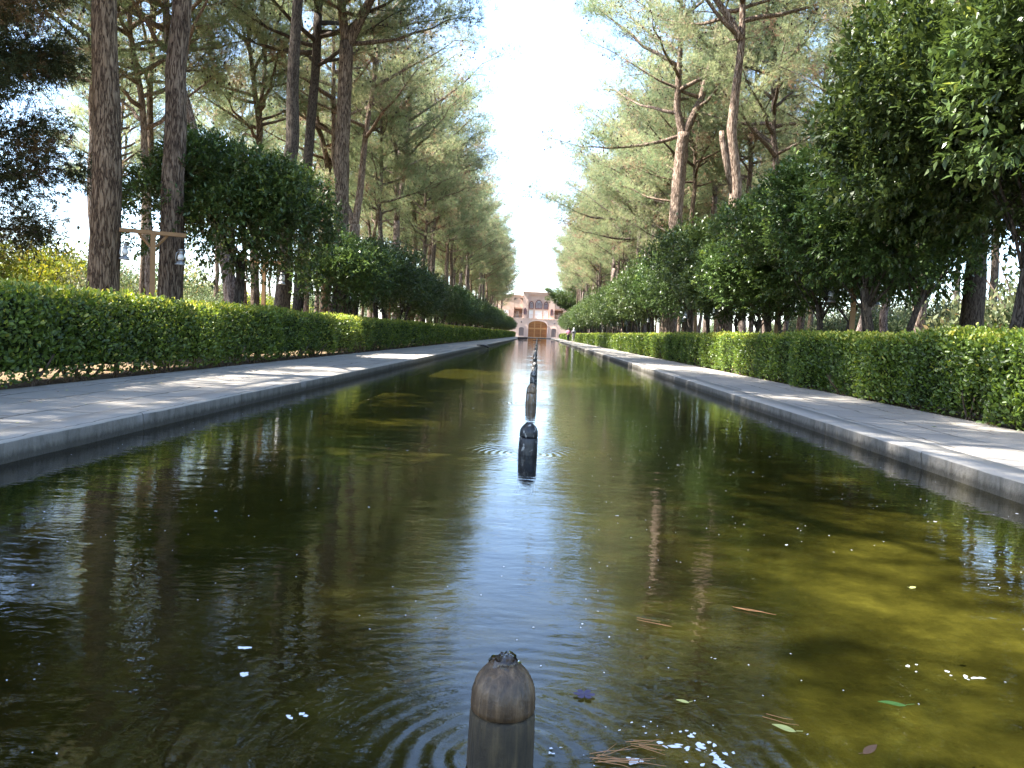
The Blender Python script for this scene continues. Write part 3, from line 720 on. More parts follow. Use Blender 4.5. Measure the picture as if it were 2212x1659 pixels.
    ct = rg.uniform(.05, .62, nc); ct = np.where(rg.uniform(size=nc) < brown, rg.uniform(.82, 1, nc), ct)
    T = ct[ci] + rg.normal(0, .10, n_); T = np.where(rg.uniform(size=n_) < .03 + brown * .3, rg.uniform(.8, 1, n_), T)
    T = np.repeat(np.clip(T, 0, 1), per * 3)
    mats = [M[mat], M['metal_dark']]; nf = len(F); mi = np.zeros(nf, np.int32); Fl = [F]; Vl = [V]; Tl = [T]
    # cones
    nco = nc * 2; cp = cents[rg.integers(0, nc, nco)] + rg.normal(0, .4, (nco, 3)); s_ = .045
    oc = np.array([[1, 0, 0], [0, 1, 0], [-1, 0, 0], [0, -1, 0], [0, 0, 1.3], [0, 0, -1.3]]) * s_; CV = (cp[:, None] + oc[None]).reshape(-1, 3)
    tri = np.array([[0, 1, 4], [1, 2, 4], [2, 3, 4], [3, 0, 4], [1, 0, 5], [2, 1, 5], [3, 2, 5], [0, 3, 5]]); CF = ((np.arange(nco) * 6)[:, None, None] + tri[None]).reshape(-1, 3) + len(V)
    add_mesh('crown', np.concatenate([V, CV]), [np.concatenate([F, CF])], [M[mat], M['bark_dark']], root, np.concatenate([T, np.zeros(len(CV))]), matidx=np.concatenate([mi, np.ones(len(CF), np.int32)]))
    return root

GP = 'pines along the canal'
def near_pine(x, y, label, **kw):
    o = pine(**kw); o.location = (x, y, GZ); tag(o, label, 'pine', GP); return o
# individually seen pines (left side)
near_pine(-7.9, 14.3, 'thickest bare pine trunk, rising next to the picture edge behind the shaded hedge', seed=1, H=17, r0=.285, cb=10.2, crad=3.4, tufts=34, bark='bark', sweep=(-.6, .6))
near_pine(-7.35, 15.6, 'thick bare pine trunk with a lantern hanging in front of it', seed=2, H=17, r0=.25, cb=10.4, crad=3.4, tufts=34, bark='bark', sweep=(.3, .8))
near_pine(-15.8, 28.5, 'slender pale wavering pine trunk half hidden by the thickest trunk', seed=3, H=18, r0=.20, cb=8.5, bark='bark_red', sweep=(-.8, 0))
near_pine(-14.2, 29.5, 'slim reddish pine seen in the gap between the two thickest trunks', seed=4, H=17, r0=.16, cb=7.5, bark='bark_red', sweep=(-1.2, 0))
near_pine(-11.2, 28.0, 'pine with a strongly tilted trunk leaning out above the round orange tree', seed=5, H=18, r0=.24, bark='bark_red', cb=9,
          stems=[([(.6, 0, -.1), (.25, 0, 2.5), (-.6, 0, 5.6), (-1.35, 0, 8.2), (-2.1, 0, 10.5), (-2.3, .1, 14), (-2.2, .1, 18)], .25, .05)])
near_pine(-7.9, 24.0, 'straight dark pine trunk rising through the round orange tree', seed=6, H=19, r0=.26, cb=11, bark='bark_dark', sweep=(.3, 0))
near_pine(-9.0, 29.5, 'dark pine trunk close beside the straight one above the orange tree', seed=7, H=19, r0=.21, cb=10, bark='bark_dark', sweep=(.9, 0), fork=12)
near_pine(-6.95, 28.2, 'forked pine with a pale flaking trunk splitting into a wide letter Y', seed=8, H=19, r0=.27, bark='bark', cb=11.0, crad=3.3,
          stems=[([(0, 0, -.1), (-.05, 0, 3), (-.15, 0, 7), (-.12, 0, 10.6)], .27, .23), ([(-.12, 0, 10.5), (-.35, 0, 12.0), (-.75, 0, 14), (-1.2, 0, 18.5)], .17, .05), ([(-.12, 0, 10.4), (.45, 0, 11.6), (1.0, 0, 12.7), (1.5, .2, 14.6), (1.7, .2, 19)], .19, .05)],
          low=[(10.55, .1, 3.4, .30)])
near_pine(-8.6, 36.5, 'reddish pine dividing low into two diverging limbs like a tuning fork', seed=9, H=18, r0=.25, bark='bark_red', cb=9,
          stems=[([(0, 0, -.1), (.05, 0, 3), (.1, 0, 5.4)], .27, .24), ([(.1, 0, 5.3), (-.5, 0, 6.6), (-.95, 0, 8.2), (-1.1, 0, 12), (-1.2, 0, 17)], .17, .05), ([(.1, 0, 5.3), (.3, 0, 7), (.45, 0, 9.5), (.9, 0, 13), (.8, 0, 18)], .18, .05)])
# dark browning tree at the picture edge
near_pine(-11.4, 15.6, 'dark drooping conifer with browning foliage hanging in from the picture edge', seed=10, H=11.5, r0=.22, cb=2.6, crad=2.1, mat='dark_needle', limbs=34, droop=.42, clump=(.45, .8), flat_=1.0, tufts=95, L=.15, w=.018, bark='bark_red', name='conifer')
# right side
near_pine(6.8, 29.5, 'winding pale pine trunk that bends above the orange trees beyond the sunlit hedge', seed=11, H=19, r0=.27, bark='bark_red', cb=11.5,
          stems=[([(0, 0, -.1), (.05, 0, 2.5), (.15, 0, 5), (.15, 0, 6.5), (-.15, 0, 8.4), (-.1, 0, 9.6), (.02, 0, 11.5), (-.05, 0, 13.5), (.1, 0, 19)], .29, .06), ([(0, 0, 11.6), (-.5, 0, 12.4), (-1.3, 0, 13.4), (-1.8, 0, 17.5)], .16, .05), ([(.05, 0, 6.2), (-.45, 0, 8.0), (-.5, 0, 8.4)], .13, .09)])
near_pine(6.7, 41.0, 'sturdy pine forking into two stout arms with long bare boughs', seed=12, H=19.5, r0=.34, bark='bark_red', cb=12, crad=5.0,
          stems=[([(0, 0, -.1), (0, 0, 6), (.05, 0, 9), (.15, 0, 11.2)], .36, .30), ([(.15, 0, 11.0), (-.25, 0, 12.4), (-.25, 0, 15.5), (-.4, 0, 19.5)], .22, .06), ([(.15, 0, 11.0), (.9, 0, 12.8), (1.4, 0, 15.2), (1.8, 0, 19)], .22, .06)],
          low=[(11.1, 3.1, 5.0, -.15)])
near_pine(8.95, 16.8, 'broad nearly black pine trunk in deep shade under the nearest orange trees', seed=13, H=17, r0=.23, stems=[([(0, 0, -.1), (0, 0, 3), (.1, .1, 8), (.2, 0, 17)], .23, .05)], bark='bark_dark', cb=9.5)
near_pine(12.2, 31.5, 'thin reddish pine trunk tilted away behind the winding pale one', seed=14, H=18, r0=.18, bark='bark_red', cb=8.5, sweep=(2.4, 0))
near_pine(11.0, 39.0, 'dark pine trunk in the gap between the sturdy and the winding pines', seed=15, H=18, r0=.22, bark='bark', cb=9)

near_pine(7.0, 60.0, 'pine whose long feathery bough reaches out over the canal on the sunny side', seed=21, H=18.5, r0=.25, cb=8.5, low=[(9.6, 3.0, 6.6, .22), (8.2, 3.3, 5.0, .1)])
protos = []
kinds = [dict(H=18.5, r0=.24, cb=10.3, crad=4.0), dict(H=19, r0=.27, cb=10.4, crad=4.2, fork=8.0, bark='bark_red'), dict(H=17.5, r0=.21, cb=9.0, crad=3.7, bark='bark_red'), dict(H=19.5, r0=.25, cb=10.2, crad=4.3, fork=10),
         dict(H=18, r0=.20, cb=8.6, crad=3.5, sweep=(1.5, .5), bark='bark_red'), dict(H=19, r0=.23, cb=11.3, crad=4.1, brown=.2), dict(H=16, r0=.18, cb=7.2, crad=3.0)]
for i, k in enumerate(kinds): protos.append(pine(seed=300 + i, **k))
def far_label(sgn, row, y, seen):
    side = 'shaded' if sgn < 0 else 'sunlit'
    if row == 0 and y < 85:
        seen[side] = seen.get(side, 0) + 1; i = seen[side]
        if i <= 12: return f'tall pine just behind the {side} hedge, {ORD[i + 3]} of its row down the canal'
    if row == 0: return f'tall pine at the far end of the row behind the {side} hedge'
    return f'tall pine with bare trunk in the depth of the grove beyond the {side} hedge'
KD = ['straight brown', 'low-forking reddish', 'slim reddish', 'high-forking brown', 'tilted reddish', 'brown-tinged tall', 'short slim']
seen = {}; cnt = 0
rg = np.random.default_rng(909)
for sgn in (-1, 1):
    for row, (x, y0, dy) in enumerate(((8.1, 41 if sgn < 0 else 46.5, 4.1), (11.6, 34 if sgn < 0 else 46, 6.4), (16.5, 24 if sgn < 0 else 18, 10 if sgn < 0 else 7.4), (23, 16, 13), (31, 20, 19))):
        for y in np.arange(y0, 185, dy):
            if row > 1 and y > 150: continue
            if row == 3 and y > 110: continue
            if row == 4 and y > 110: continue
            yy = y + rg.uniform(-.9, .9); xx = x + rg.uniform(-.7, .7) * (1 + .4 * row)
            if sgn > 0 and row in (0, 1): xx -= .4
            s = rg.uniform(.88, 1.04) * (1.0 if sgn > 0 else .91); sz = s * (rg.uniform(.92, 1.04))
            if sgn < 0 and row == 0: xx += 0.6 * (yy > 60); 
            lab = far_label(sgn, row, yy, seen); pi_ = int(rg.integers(0, len(protos)))
            if 'at the far end' in lab or 'depth' in lab:
                lab = lab.replace('tall pine', KD[pi_] + ' pine', 1).replace(' with bare trunk', '') + (', near part' if yy < 60 else ', middle stretch' if yy < 115 else ', distant stretch')
            place_tree(protos[pi_], sgn * xx, yy, rg.uniform(0, 6.28), s, sz, lab, 'pine', GP)
for (x, y, i, q) in ((-8.2, 11.2, 2, 1), (-8.3, 7.3, 1, .86), (-9.8, 7.4, 1, .93), (-11.8, 14.0, 1, .93), (-8.4, -3.0, 0, 1), (-12.7, 2.6, 2, .85), (-11.4, 4.4, 6, .86), (-11.3, 1.4, 6, .86), (-12.6, -1.0, 2, .85), (-10.6, 10.6, 1, .95), (-12, -6, 1, 1), (-16.5, 1.0, 0, 1), (-10.6, -3, 6, 1), (8.6, 6, 2, 1), (9.0, 0, 0, 1), (11.8, 25.8, 2, 1)):
    place_tree(protos[i], x, y, rg.uniform(0, 6.28), q, q, 'tall pine beside the near end of the canal', 'pine', GP)
# dark leaning pine in front of the pavilion
lean = pine(seed=500, H=9.5, r0=.2, cb=5.0, crad=2.8, mat='orange_leaf', limbs=20, flat_=.7, L=.3, w=.05, per=6, bark='bark_dark', clump=(.6, 1.0), brown=0,
            stems=[([(0, 0, -.1), (-.6, 0, 2.5), (-1.7, 0, 5), (-3.3, 0, 7.0), (-5.0, 0, 8.2)], .22, .06)])
for ch in lean.children:
    pass
lean.location = (8.6, 160, GZ); tag(lean, 'small dark leaning pine whose crown hangs across the pink pavilion', 'pine', None)

# ---- shrubs and far trees
def shrub(seed, mat, rad=1.6, H=2.2, n_=9000, lsz=.09, name='shrub'):
    rg = np.random.default_rng(seed); root = empty(name); b = MB()
    for q in range(9):
        a = rg.uniform(0, 6.28); l = rad * rg.uniform(.3, .8); b.tube(wobble_path((0, 0, -.05), (math.cos(a) * l, math.sin(a) * l, H * rg.uniform(.5, .9)), 5, .05, rg), np.linspace(.03, .006, 5), 4)
    b.build('stem', M['stem'], root)
    nl = 22; c = rg.normal(size=(nl, 3)); c = unit(c) * rg.uniform(.3, .8, (nl, 1)); c[:, 2] = np.abs(c[:, 2]); c *= np.array([rad, rad, H * .82]); rr = rg.uniform(.3, .5, nl) * rad
    idx = rg.integers(0, nl, n_); d = unit(rg.normal(size=(n_, 3))); P = c[idx] + d * (rr[idx] * rg.uniform(.4, 1.05, n_))[:, None]; P[:, 2] = np.abs(P[:, 2]) + .05
    V, F, kk = leaves(P, d * .6 + rg.normal(0, .6, d.shape) + np.array([0, 0, .5]), lsz * rg.uniform(.6, 1.3, n_), lsz * .45, rg)
    T = rg.uniform(.1, .8, nl)[idx] + rg.normal(0, .15, n_); add_mesh('foliage', V, [F], M[mat], root, np.repeat(np.clip(T, 0, 1), kk)); return root
sp = [shrub(600 + i, 'shrub_leaf', 1.7, 2.1) for i in range(2)]; op = [shrub(610 + i, 'olive_leaf', 2.1, 3.0, 9000, .12) for i in range(2)]
rg = np.random.default_rng(31)
for i in range(44):
    yy = rg.uniform(16, 75); xx = rg.uniform(.5, .95) * yy * .62 + rg.uniform(5, 12); s = rg.uniform(.8, 1.35)
    lab = 'yellow-green sunlit shrub between the trunks beyond the shaded hedge' if i else 'yellow shrub beyond the shaded hedge'
    place_tree(sp[i % 2], -max(xx, 12.5), yy, rg.uniform(0, 6.28), s, s, lab, 'shrub', 'sunlit shrubs beyond the shaded hedge')
for i in range(64):
    yy = rg.uniform(14, 110); xx = yy * rg.uniform(.25, .7) + rg.uniform(5, 12); s = rg.uniform(1.0, 1.7)
    place_tree(op[i % 2] if i % 3 else sp[i % 2], max(xx, 13), yy, rg.uniform(0, 6.28), s, s, 'olive-green shrub among trunks beyond the sunlit hedge', 'shrub', 'shrubs beyond the sunlit hedge')
for i in range(34):
    yy = rg.uniform(18, 90); xx = rg.uniform(19, 30) + yy * .1; s = rg.uniform(1.7, 2.6)
    place_tree(sp[i % 2] if i % 3 else op[i % 2], -xx, yy, rg.uniform(0, 6.28), s, s * .9, 'tall sunlit bush far behind the trunks beyond the shaded hedge', 'shrub', 'sunlit shrubs beyond the shaded hedge')
for i in range(44):
    yy = 12 + i * 1.9 + rg.uniform(-1, 1); xx = rg.uniform(19, 30) + yy * .1; s = rg.uniform(1.6, 2.3)
    place_tree(op[i % 2] if i % 3 else sp[i % 2], xx, yy, rg.uniform(0, 6.28), s, s, 'tall dull bush closing the grove beyond the sunlit hedge', 'shrub', 'shrubs beyond the sunlit hedge')
bt = [shrub(620 + i, 'olive_leaf', 4.6, 9.0, 16000, .26, 'broadleaf_tree') for i in range(2)]
for i, y in enumerate([]):
    place_tree(orange_protos[i % 4], 10.6 + rg.uniform(-.3, .3), y, rg.uniform(0, 6.28), 1.05, 1.12, 'orange tree of the second row, standing back in the gloom beyond the sunlit hedge', 'orange tree', 'orange trees along the canal')
for i in range(40):
    yy = 15 + i * 1.3 + rg.uniform(-1, 1); xx = rg.uniform(13.5, 19) + yy * .14; s = rg.uniform(.75, 1.25)
    place_tree(sp[i % 2] if i % 4 else op[i % 2], -xx, yy, rg.uniform(0, 6.28), s, s, 'low leafy bush filling the view under the trees beyond the shaded hedge', 'shrub', 'sunlit shrubs beyond the shaded hedge')
for i in range(46):
    yy = 13 + i * 1.25 + rg.uniform(-1, 1); xx = rg.uniform(14, 20) + yy * .12; s = rg.uniform(1.0, 1.5)
    place_tree(op[i % 2], xx, yy, rg.uniform(0, 6.28), s, s, 'dull green bush closing the view between the trunks beyond the sunlit hedge', 'shrub', 'shrubs beyond the sunlit hedge')
for i in range(60):
    sgn = -1 if i % 2 else 1; yy = 12 + (i // 2) * 5.2; xx = rg.uniform(36, 56); s = rg.uniform(.7, 1.1)
    place_tree(bt[(i // 2) % 2], sgn * xx, yy + rg.uniform(-3, 3), rg.uniform(0, 6.28), s, s * rg.uniform(.7, 1.0),
               'pale rounded tree at the far edge of the grove, beyond the ' + ('shaded' if sgn < 0 else 'sunlit') + ' hedge', 'tree', 'rounded trees at the edge of the garden')
for i in range(10):
    place_tree(bt[i % 2], -45 + i * 10, 205 + rg.uniform(-4, 4), rg.uniform(0, 6.28), 1, 1.15, 'pale tree standing behind the pink pavilion', 'tree', 'rounded trees at the edge of the garden')
for i, t_ in enumerate(orange_protos + orange_near + protos + sp + op + bt):
    if t_.name not in used:
        for ch in list(t_.children): bpy.data.objects.remove(ch)
        bpy.data.objects.remove(t_)

# ================================================================== LANTERN POSTS
def post_proto():
    r_ = empty('lantern_post'); b = MB(); b.box(-.045, .045, -.045, .045, -.1, 2.30); b.build('post', M['post_wood'], r_)
    b = MB(); b.box(-.56, .56, -.05, .05, 2.301, 2.37); b.build('crossbar', M['post_wood'], r_)
    for s in (-1, 1):
        b = MB(); b.tube([(s * .047, 0, 2.08), (s * .24, 0, 2.30)], .026, 4); b.build('brace', M['post_wood'], r_)
    return r_
def lantern_proto():
    r_ = empty('lantern')
    b = MB(); b.lathe([(.02, 0), (.082, .004), (.085, .018), (.066, .035), (.062, .06), (.035, .068), (.03, .078)], 0, 0, 14); b.build('base', M['metal'], r_, True)
    b = MB(); b.lathe([(.034, .079), (.050, .105), (.052, .135), (.036, .175), (.032, .182)], 0, 0, 14); b.build('glass_chimney', M['glass'], r_, True)
    b = MB(); b.lathe([(.038, .183), (.040, .205), (.030, .215), (.030, .245), (.044, .25), (.042, .262), (.01, .272)], 0, 0, 14); b.build('chimney_cap', M['metal'], r_, True)
    for s in (-1, 1):
        b = MB(); b.tube([(s * .062, 0, .05), (s * .078, 0, .10), (s * .072, 0, .19), (s * .035, 0, .235)], .0075, 6); b.build('side_tube', M['metal'], r_, True)
    b = MB(); b.tube([(-.06, 0, .2), (-.045, 0, .30), (0, 0, .36), (.045, 0, .30), (.06, 0, .2)], .003, 4); b.build('handle', M['metal_dark'], r_)
    return r_
pp = post_proto(); lp = lantern_proto(); rg = np.random.default_rng(8); first = True
lp.scale = (1.12,) * 3
for sgn, ylist in ((-1, [14.6, 20.6] + list(np.arange(26.5, 75, 5.9))), (1, [17.9, 23.5] + list(np.arange(29.6, 75, 5.9)))):
    for i, y in enumerate(ylist):
        o = pp if first else copy_tree(pp); rz = (R(30) if i == 0 else rg.uniform(-.3, .3)) if sgn < 0 else rg.uniform(-.3, .3)
        x = sgn * (7.1 if sgn < 0 else 6.95); o.location = (x, y, GZ); o.rotation_euler = (0, 0, rz)
        hedge_n = 'shaded' if sgn < 0 else 'sunlit'
        tag(o, f'wooden T-shaped lantern post behind the {hedge_n} hedge, {ORD[i]} along it from the picture edge' if i < 5 else f'wooden T-shaped lantern post far along the {hedge_n} hedge', 'post', 'wooden lantern posts')
        for s in (-1, 1):
            l = lp if first else copy_tree(lp); first = False
            l.location = (x + s * .47 * math.cos(rz), y + s * .47 * math.sin(rz), GZ + 2.30 - .40 - (.10 if s < 0 else .12)); l.rotation_euler = (R(rg.uniform(-4, 4)), R(rg.uniform(-4, 4)), rz + rg.uniform(-.6, .6))
            which = 'outer' if s * sgn > 0 else 'pool-side'
            tag(l, f'hurricane lantern on the {which} arm of the {ORD[i]} post behind the {hedge_n} hedge' if i < 5 else f'small hurricane lantern hanging from a far post behind the {hedge_n} hedge', 'lantern', 'hurricane lanterns on the posts')

# ================================================================== NOZZLES
def nozzle(mat, capmat, seed, H=.25, rb=.068):
    r_ = empty('fountain_nozzle'); rg = np.random.default_rng(seed); g_ = H * .54
    b = MB(); b.lathe([(rb * 1.03, -.43), (rb * 1.03, -.02), (rb * 1.02, g_ * .5), (rb, g_ - .008), (rb * .95, g_ - .002)], 0, 0, 40, .006, rg); b.build('body', M[mat], r_, True)
    c = H - g_; prof = [(rb * .90, g_ - .0015), (rb * .985, g_ + .004)]
    for t in np.linspace(.12, 1, 9): prof.append((rb * (.985 - .62 * max(0, (t - .12) / .88) ** 2.7), g_ + c * (t ** .92)))
    prof += [(rb * .30, H + .004), (rb * .16, H - .004), (rb * .14, H - .03), (.002, H - .031)]
    b = MB(); b.lathe(prof, 0, 0, 40, .006, rg); b.build('cap', M[capmat], r_, True); return r_
np_ = [nozzle('nozzle_mossy', 'nozzle_brown', 1, .222), nozzle('nozzle_black', 'nozzle_black', 2, .226), nozzle('nozzle_tan', 'nozzle_tan', 3), nozzle('nozzle_lime', 'nozzle_lime', 4)]
rg = np.random.default_rng(12)
nl_ = ['brown wet stone fountain nozzle nearest the camera with water welling from its tip', 'black stone fountain nozzle standing second in the line', 'tan stained fountain nozzle standing third in the line']
for i in range(40):
    y = NOZ0 + NSP * i
    if y > 172: break
    o = np_[i] if i < 4 else copy_tree(np_[[1, 3, 3, 1, 3][i % 5]])
    o.location = (NX + rg.normal(0, .006), y, 0); sc = [1.0, 1.03, 1.03][i] if i < 3 else rg.uniform(.95, 1.05); o.scale = (sc, sc, sc * (1 if i < 3 else rg.uniform(.9, 1.1)))
    o.rotation_euler = (R(rg.uniform(-1, 1)), R(-1.0 if i == 0 else rg.uniform(-1.5, 1.5)), rg.uniform(0, 6))
    tag(o, nl_[i] if i < 3 else (f'dark fountain nozzle, {ORD[i]} in the line away from the camera' if i < 8 else 'tiny dark fountain nozzle in the distant part of the line'), 'fountain nozzle', 'fountain nozzles down the middle of the canal')
# welling water on the first nozzle
rw = np.random.default_rng(3); b = MB(); V = []; F = []
seg, rn = 18, 7
for i in range(rn):
    t = i / (rn - 1)
    for j in range(seg):
        a = j * 2 * math.pi / seg; rr = (.030 * math.cos(t * 1.5) + .002) * (1 + rw.normal(0, .14)); V.append((rr * math.cos(a), rr * math.sin(a), .210 + .026 * math.sin(t * 1.5) + rw.normal(0, .0028)))
for i in range(rn - 1):
    for j in range(seg): j2 = (j + 1) % seg; F.append((i * seg + j, i * seg + j2, (i + 1) * seg + j2, (i + 1) * seg + j))
b.add(V, F); b.build('water_jet', M['clear_water'], np_[0], True)

# ================================================================== PEOPLE
def skin_obj(name, pts, edges, radii, mat, parent, sub=1):
    me = bpy.data.meshes.new(name); me.from_pydata(pts, edges, []); o = bpy.data.objects.new(name, me); C.objects.link(o)
    md = o.modifiers.new('s', 'SKIN'); md.use_smooth_shade = True
    for i, r_ in enumerate(radii):
        sv = me.skin_vertices[0].data[i]; sv.radius = (r_, r_) if not isinstance(r_, tuple) else r_; sv.use_root = (i == 0)
    s2 = o.modifiers.new('u', 'SUBSURF'); s2.levels = s2.render_levels = sub
    me.materials.append(M[mat]); o.parent = parent; return o
def hand(parent_pts):
    return
def person(loc, rz, woman=False):
    r_ = empty('person', loc, rz)
    f = .14  # stride
    hip = .92; P = [(0, 0, hip), (0, 0, 1.12), (0, .01, 1.32), (0, 0, 1.46), (0, 0, 1.53), (0, .01, 1.62), (0, 0, 1.70),
         (.18, 0, 1.40), (.235, .03, 1.14), (.245, -.06, .92), (-.18, 0, 1.40), (-.235, -.03, 1.14), (-.245, .05, .92),
         (.09, 0, .86), (.10, f * .6, .48), (.10, f * .3, .09), (.10, f * .3 + .12, .04), (-.09, 0, .86), (-.10, -f * .5, .48), (-.10, -f * 1.4, .12), (-.10, -f * 1.4 + .11, .04)]
    Rr = [.13, .12, .14, .07, .052, .085, .07, .062, .043, .03, .062, .043, .03, .085, .06, .042, .035, .085, .06, .042, .035]
    Ed = [(0, 1), (1, 2), (2, 3), (3, 4), (4, 5), (5, 6), (2, 7), (7, 8), (8, 9), (2, 10), (10, 11), (11, 12), (0, 13), (13, 14), (14, 15), (15, 16), (0, 17), (17, 18), (18, 19), (19, 20)]
    k = len(P)
    for s in (1, -1):
        w0 = 9 if s > 0 else 12; wx, wy, wz = P[w0]
        P.append((wx, wy, wz - .06)); Rr.append(.028); Ed.append((w0, len(P) - 1)); pal = len(P) - 1
        for q in range(4):
            P.append((wx + (q - 1.5) * .004, wy + (q - 1.5) * .02, wz - .15 + abs(q - 1.3) * .01)); Rr.append(.0085); Ed.append((pal, len(P) - 1))
        P.append((wx - s * .01, wy + .045, wz - .09)); Rr.append(.009); Ed.append((pal, len(P) - 1))
    skin_obj('body', P, Ed, Rr, 'skin', r_, 2)
    if not woman:
        skin_obj('shirt', [(0, 0, .96), (0, 0, 1.14), (0, .01, 1.33), (0, 0, 1.45), (.185, 0, 1.41), (.24, .03, 1.16), (.245, -.02, 1.04), (-.185, 0, 1.41), (-.24, -.03, 1.16), (-.245, .01, 1.04)],
                 [(0, 1), (1, 2), (2, 3), (2, 4), (4, 5), (5, 6), (2, 7), (7, 8), (8, 9)], [.165, .155, .17, .08, .085, .065, .055, .085, .065, .055], 'pink_cloth', r_, 2)
        skin_obj('trousers', [(0, 0, .97), (0, 0, .88), (.09, 0, .82), (.10, f * .6, .48), (.10, f * .3, .10), (-.09, 0, .82), (-.10, -f * .5, .48), (-.10, -f * 1.4, .13)],
                 [(0, 1), (1, 2), (2, 3), (3, 4), (1, 5), (5, 6), (6, 7)], [.15, .15, .11, .085, .065, .11, .085, .065], 'black_cloth', r_, 2)
        b = MB(); b.lathe([(.05, 1.60), (.098, 1.62), (.104, 1.68), (.09, 1.75), (.05, 1.79), (.003, 1.80)], 0, -.012, 16); b.build('hair', M['hair'], r_, True)
    else:
        skin_obj('coat', [(0, 0, .52), (0, 0, .75), (0, 0, .95), (0, 0, 1.14), (0, .01, 1.33), (0, 0, 1.45), (.185, 0, 1.40), (.24, .03, 1.14), (.245, -.04, .98), (-.185, 0, 1.40), (-.24, -.03, 1.14), (-.245, .04, .98)],
                 [(0, 1), (1, 2), (2, 3), (3, 4), (4, 5), (4, 6), (6, 7), (7, 8), (4, 9), (9, 10), (10, 11)], [.215, .205, .185, .16, .165, .08, .085, .062, .05, .085, .062, .05], 'grey_cloth', r_, 2)
        skin_obj('trousers', [(0, 0, .9), (.09, 0, .82), (.10, f * .6, .48), (.10, f * .3, .10), (-.09, 0, .82), (-.10, -f * .5, .48), (-.10, -f * 1.4, .13)],
                 [(0, 1), (1, 2), (2, 3), (0, 4), (4, 5), (5, 6)], [.12, .10, .085, .06, .10, .085, .06], 'pale_cloth', r_, 2)
        b = MB(); b.lathe([(.17, 1.33), (.15, 1.42), (.10, 1.50), (.105, 1.60), (.118, 1.68), (.10, 1.76), (.055, 1.80), (.003, 1.81)], 0, -.005, 16); b.build('headscarf', M['white_cloth'], r_, True)
        b = MB(); b.box(-.13, .05, -.24, -.17, 1.10, 1.28); b.build('handbag', M['black_cloth'], r_)
    return r_
tag(person((4.02, 104, TOP), R(3)), 'person in a pink shirt and black trousers walking away along the sunlit path', 'person')
tag(person((4.62, 102, TOP), R(-4), True), 'person in white headscarf and grey coat walking beside the one in pink', 'person')

# ================================================================== SMALL THINGS IN THE POOL
b = MB(); b.box(-.45, .45, 88.0, 88.12, .16, .24); tag(b.build('crossbar', M['dark_plank']), 'dark bar lying across the line of nozzles far down the canal', 'bar')
r_ = empty('raft', (-2.1, 128, 0)); tag(r_, 'dark floating plank beside turquoise netting near the far end of the pool', 'raft')
b = MB(); b.box(-1.0, .55, -.3, .3, .02, .30); b.tube([(-1.0, -.3, .28), (.55, -.35, .34)], .05, 6); b.build('deck', M['dark_plank'], r_)
b = MB(); rr = np.random.default_rng(2); V = [(-2.6 + i * .2, j * .2 - .4, .03 + abs(rr.normal(0, .04))) for j in range(5) for i in range(9)]
b.add(V, [(j * 9 + i, j * 9 + i + 1, (j + 1) * 9 + i + 1, (j + 1) * 9 + i) for j in range(4) for i in range(8)]); b.build('netting', M['turquoise'], r_)
r_ = empty('pipe_outlet', (-2.98, 43.5, .05)); tag(r_, 'short dark pipe resting on the kerb edge at the shaded side', 'pipe')
b = MB(); b.tube([(-.25, .1, .10), (.12, 0, .11), (.36, 0, .04)], .05, 10); b.build('pipe', M['metal_dark'], r_, True)
b = MB(); b.tube([(.33, 0, .05), (.40, 0, .03)], .062, 10); b.build('rim', M['metal_dark'], r_, True)

Vt = Vector
def water_pt(vx, vy):
    """point on the water for a pixel of the 2212-wide photograph (used once, to survey positions)"""
    d = Vt(((vx - 1106) / 1726, -(vy - 829.5) / 1726, -1)); d = camo.matrix_world.to_3x3() @ d; o = camo.matrix_world.translation; t_ = -(o.z - .002) / d.z
    return o + d * t_
def blob(cx, cy_, r_, rg, k=9, ecc=1.0, z=.002):
    a = np.arange(k) * 2 * math.pi / k; rr = r_ * rg.uniform(.55, 1.25, k); th = rg.uniform(0, 3.14)
    x = rr * np.cos(a) * ecc; y = rr * np.sin(a); return [(cx + x[i] * math.cos(th) - y[i] * math.sin(th), cy_ + x[i] * math.sin(th) + y[i] * math.cos(th), z) for i in range(k)]
rg = np.random.default_rng(66); b = MB()
for i in range(1500):
    y = 1.3 + 8.5 * rg.uniform() ** 1.7; x = rg.uniform(-2.9, 2.9)
    if rg.uniform() > (.9 if x > .2 else .42) or math.sin(x * 2.3 + y * 1.7 + math.sin(y * 3)) * math.sin(y * 2.1 - x) < rg.uniform(-.5, .35): continue
    r0_ = (.0022 if rg.uniform() < .93 else .0048) * (.8 + .10 * y); b.add(blob(x, y, r0_, rg, 6, rg.uniform(1, 2.2)), [tuple(range(6))])
def foam_patch(vx, vy, n_, size, spread):
    p = water_pt(vx, vy)
    for i in range(n_):
        a = rg.uniform(0, 6.28); q = rg.uniform(0, 1) ** .7 * spread; k = 10
        b.add(blob(p.x + q * math.cos(a), p.y + q * .5 * math.sin(a), size * rg.uniform(.25, 1), rg, k, rg.uniform(1, 2.5), .0022 + .0001 * i), [tuple(range(k))])
foam_patch(1505, 1610, 6, .010, .05); foam_patch(1545, 1630, 6, .009, .05); foam_patch(1525, 1652, 7, .009, .05); foam_patch(1368, 1643, 4, .009, .02); foam_patch(1440, 1608, 4, .007, .03); foam_patch(1490, 1588, 5, .006, .04); foam_patch(1390, 1570, 8, .003, .10); foam_patch(1450, 1600, 10, .003, .12); foam_patch(1210, 1625, 6, .004, .06)
foam_patch(2030, 1455, 10, .007, .12); foam_patch(532, 1455, 5, .011, .015); foam_patch(528, 1400, 5, .010, .02); foam_patch(640, 1545, 4, .008, .04)
tag(b.build('foam', M['foam']), 'white foam flecks drifting on the pool surface', 'foam', None, 'stuff')
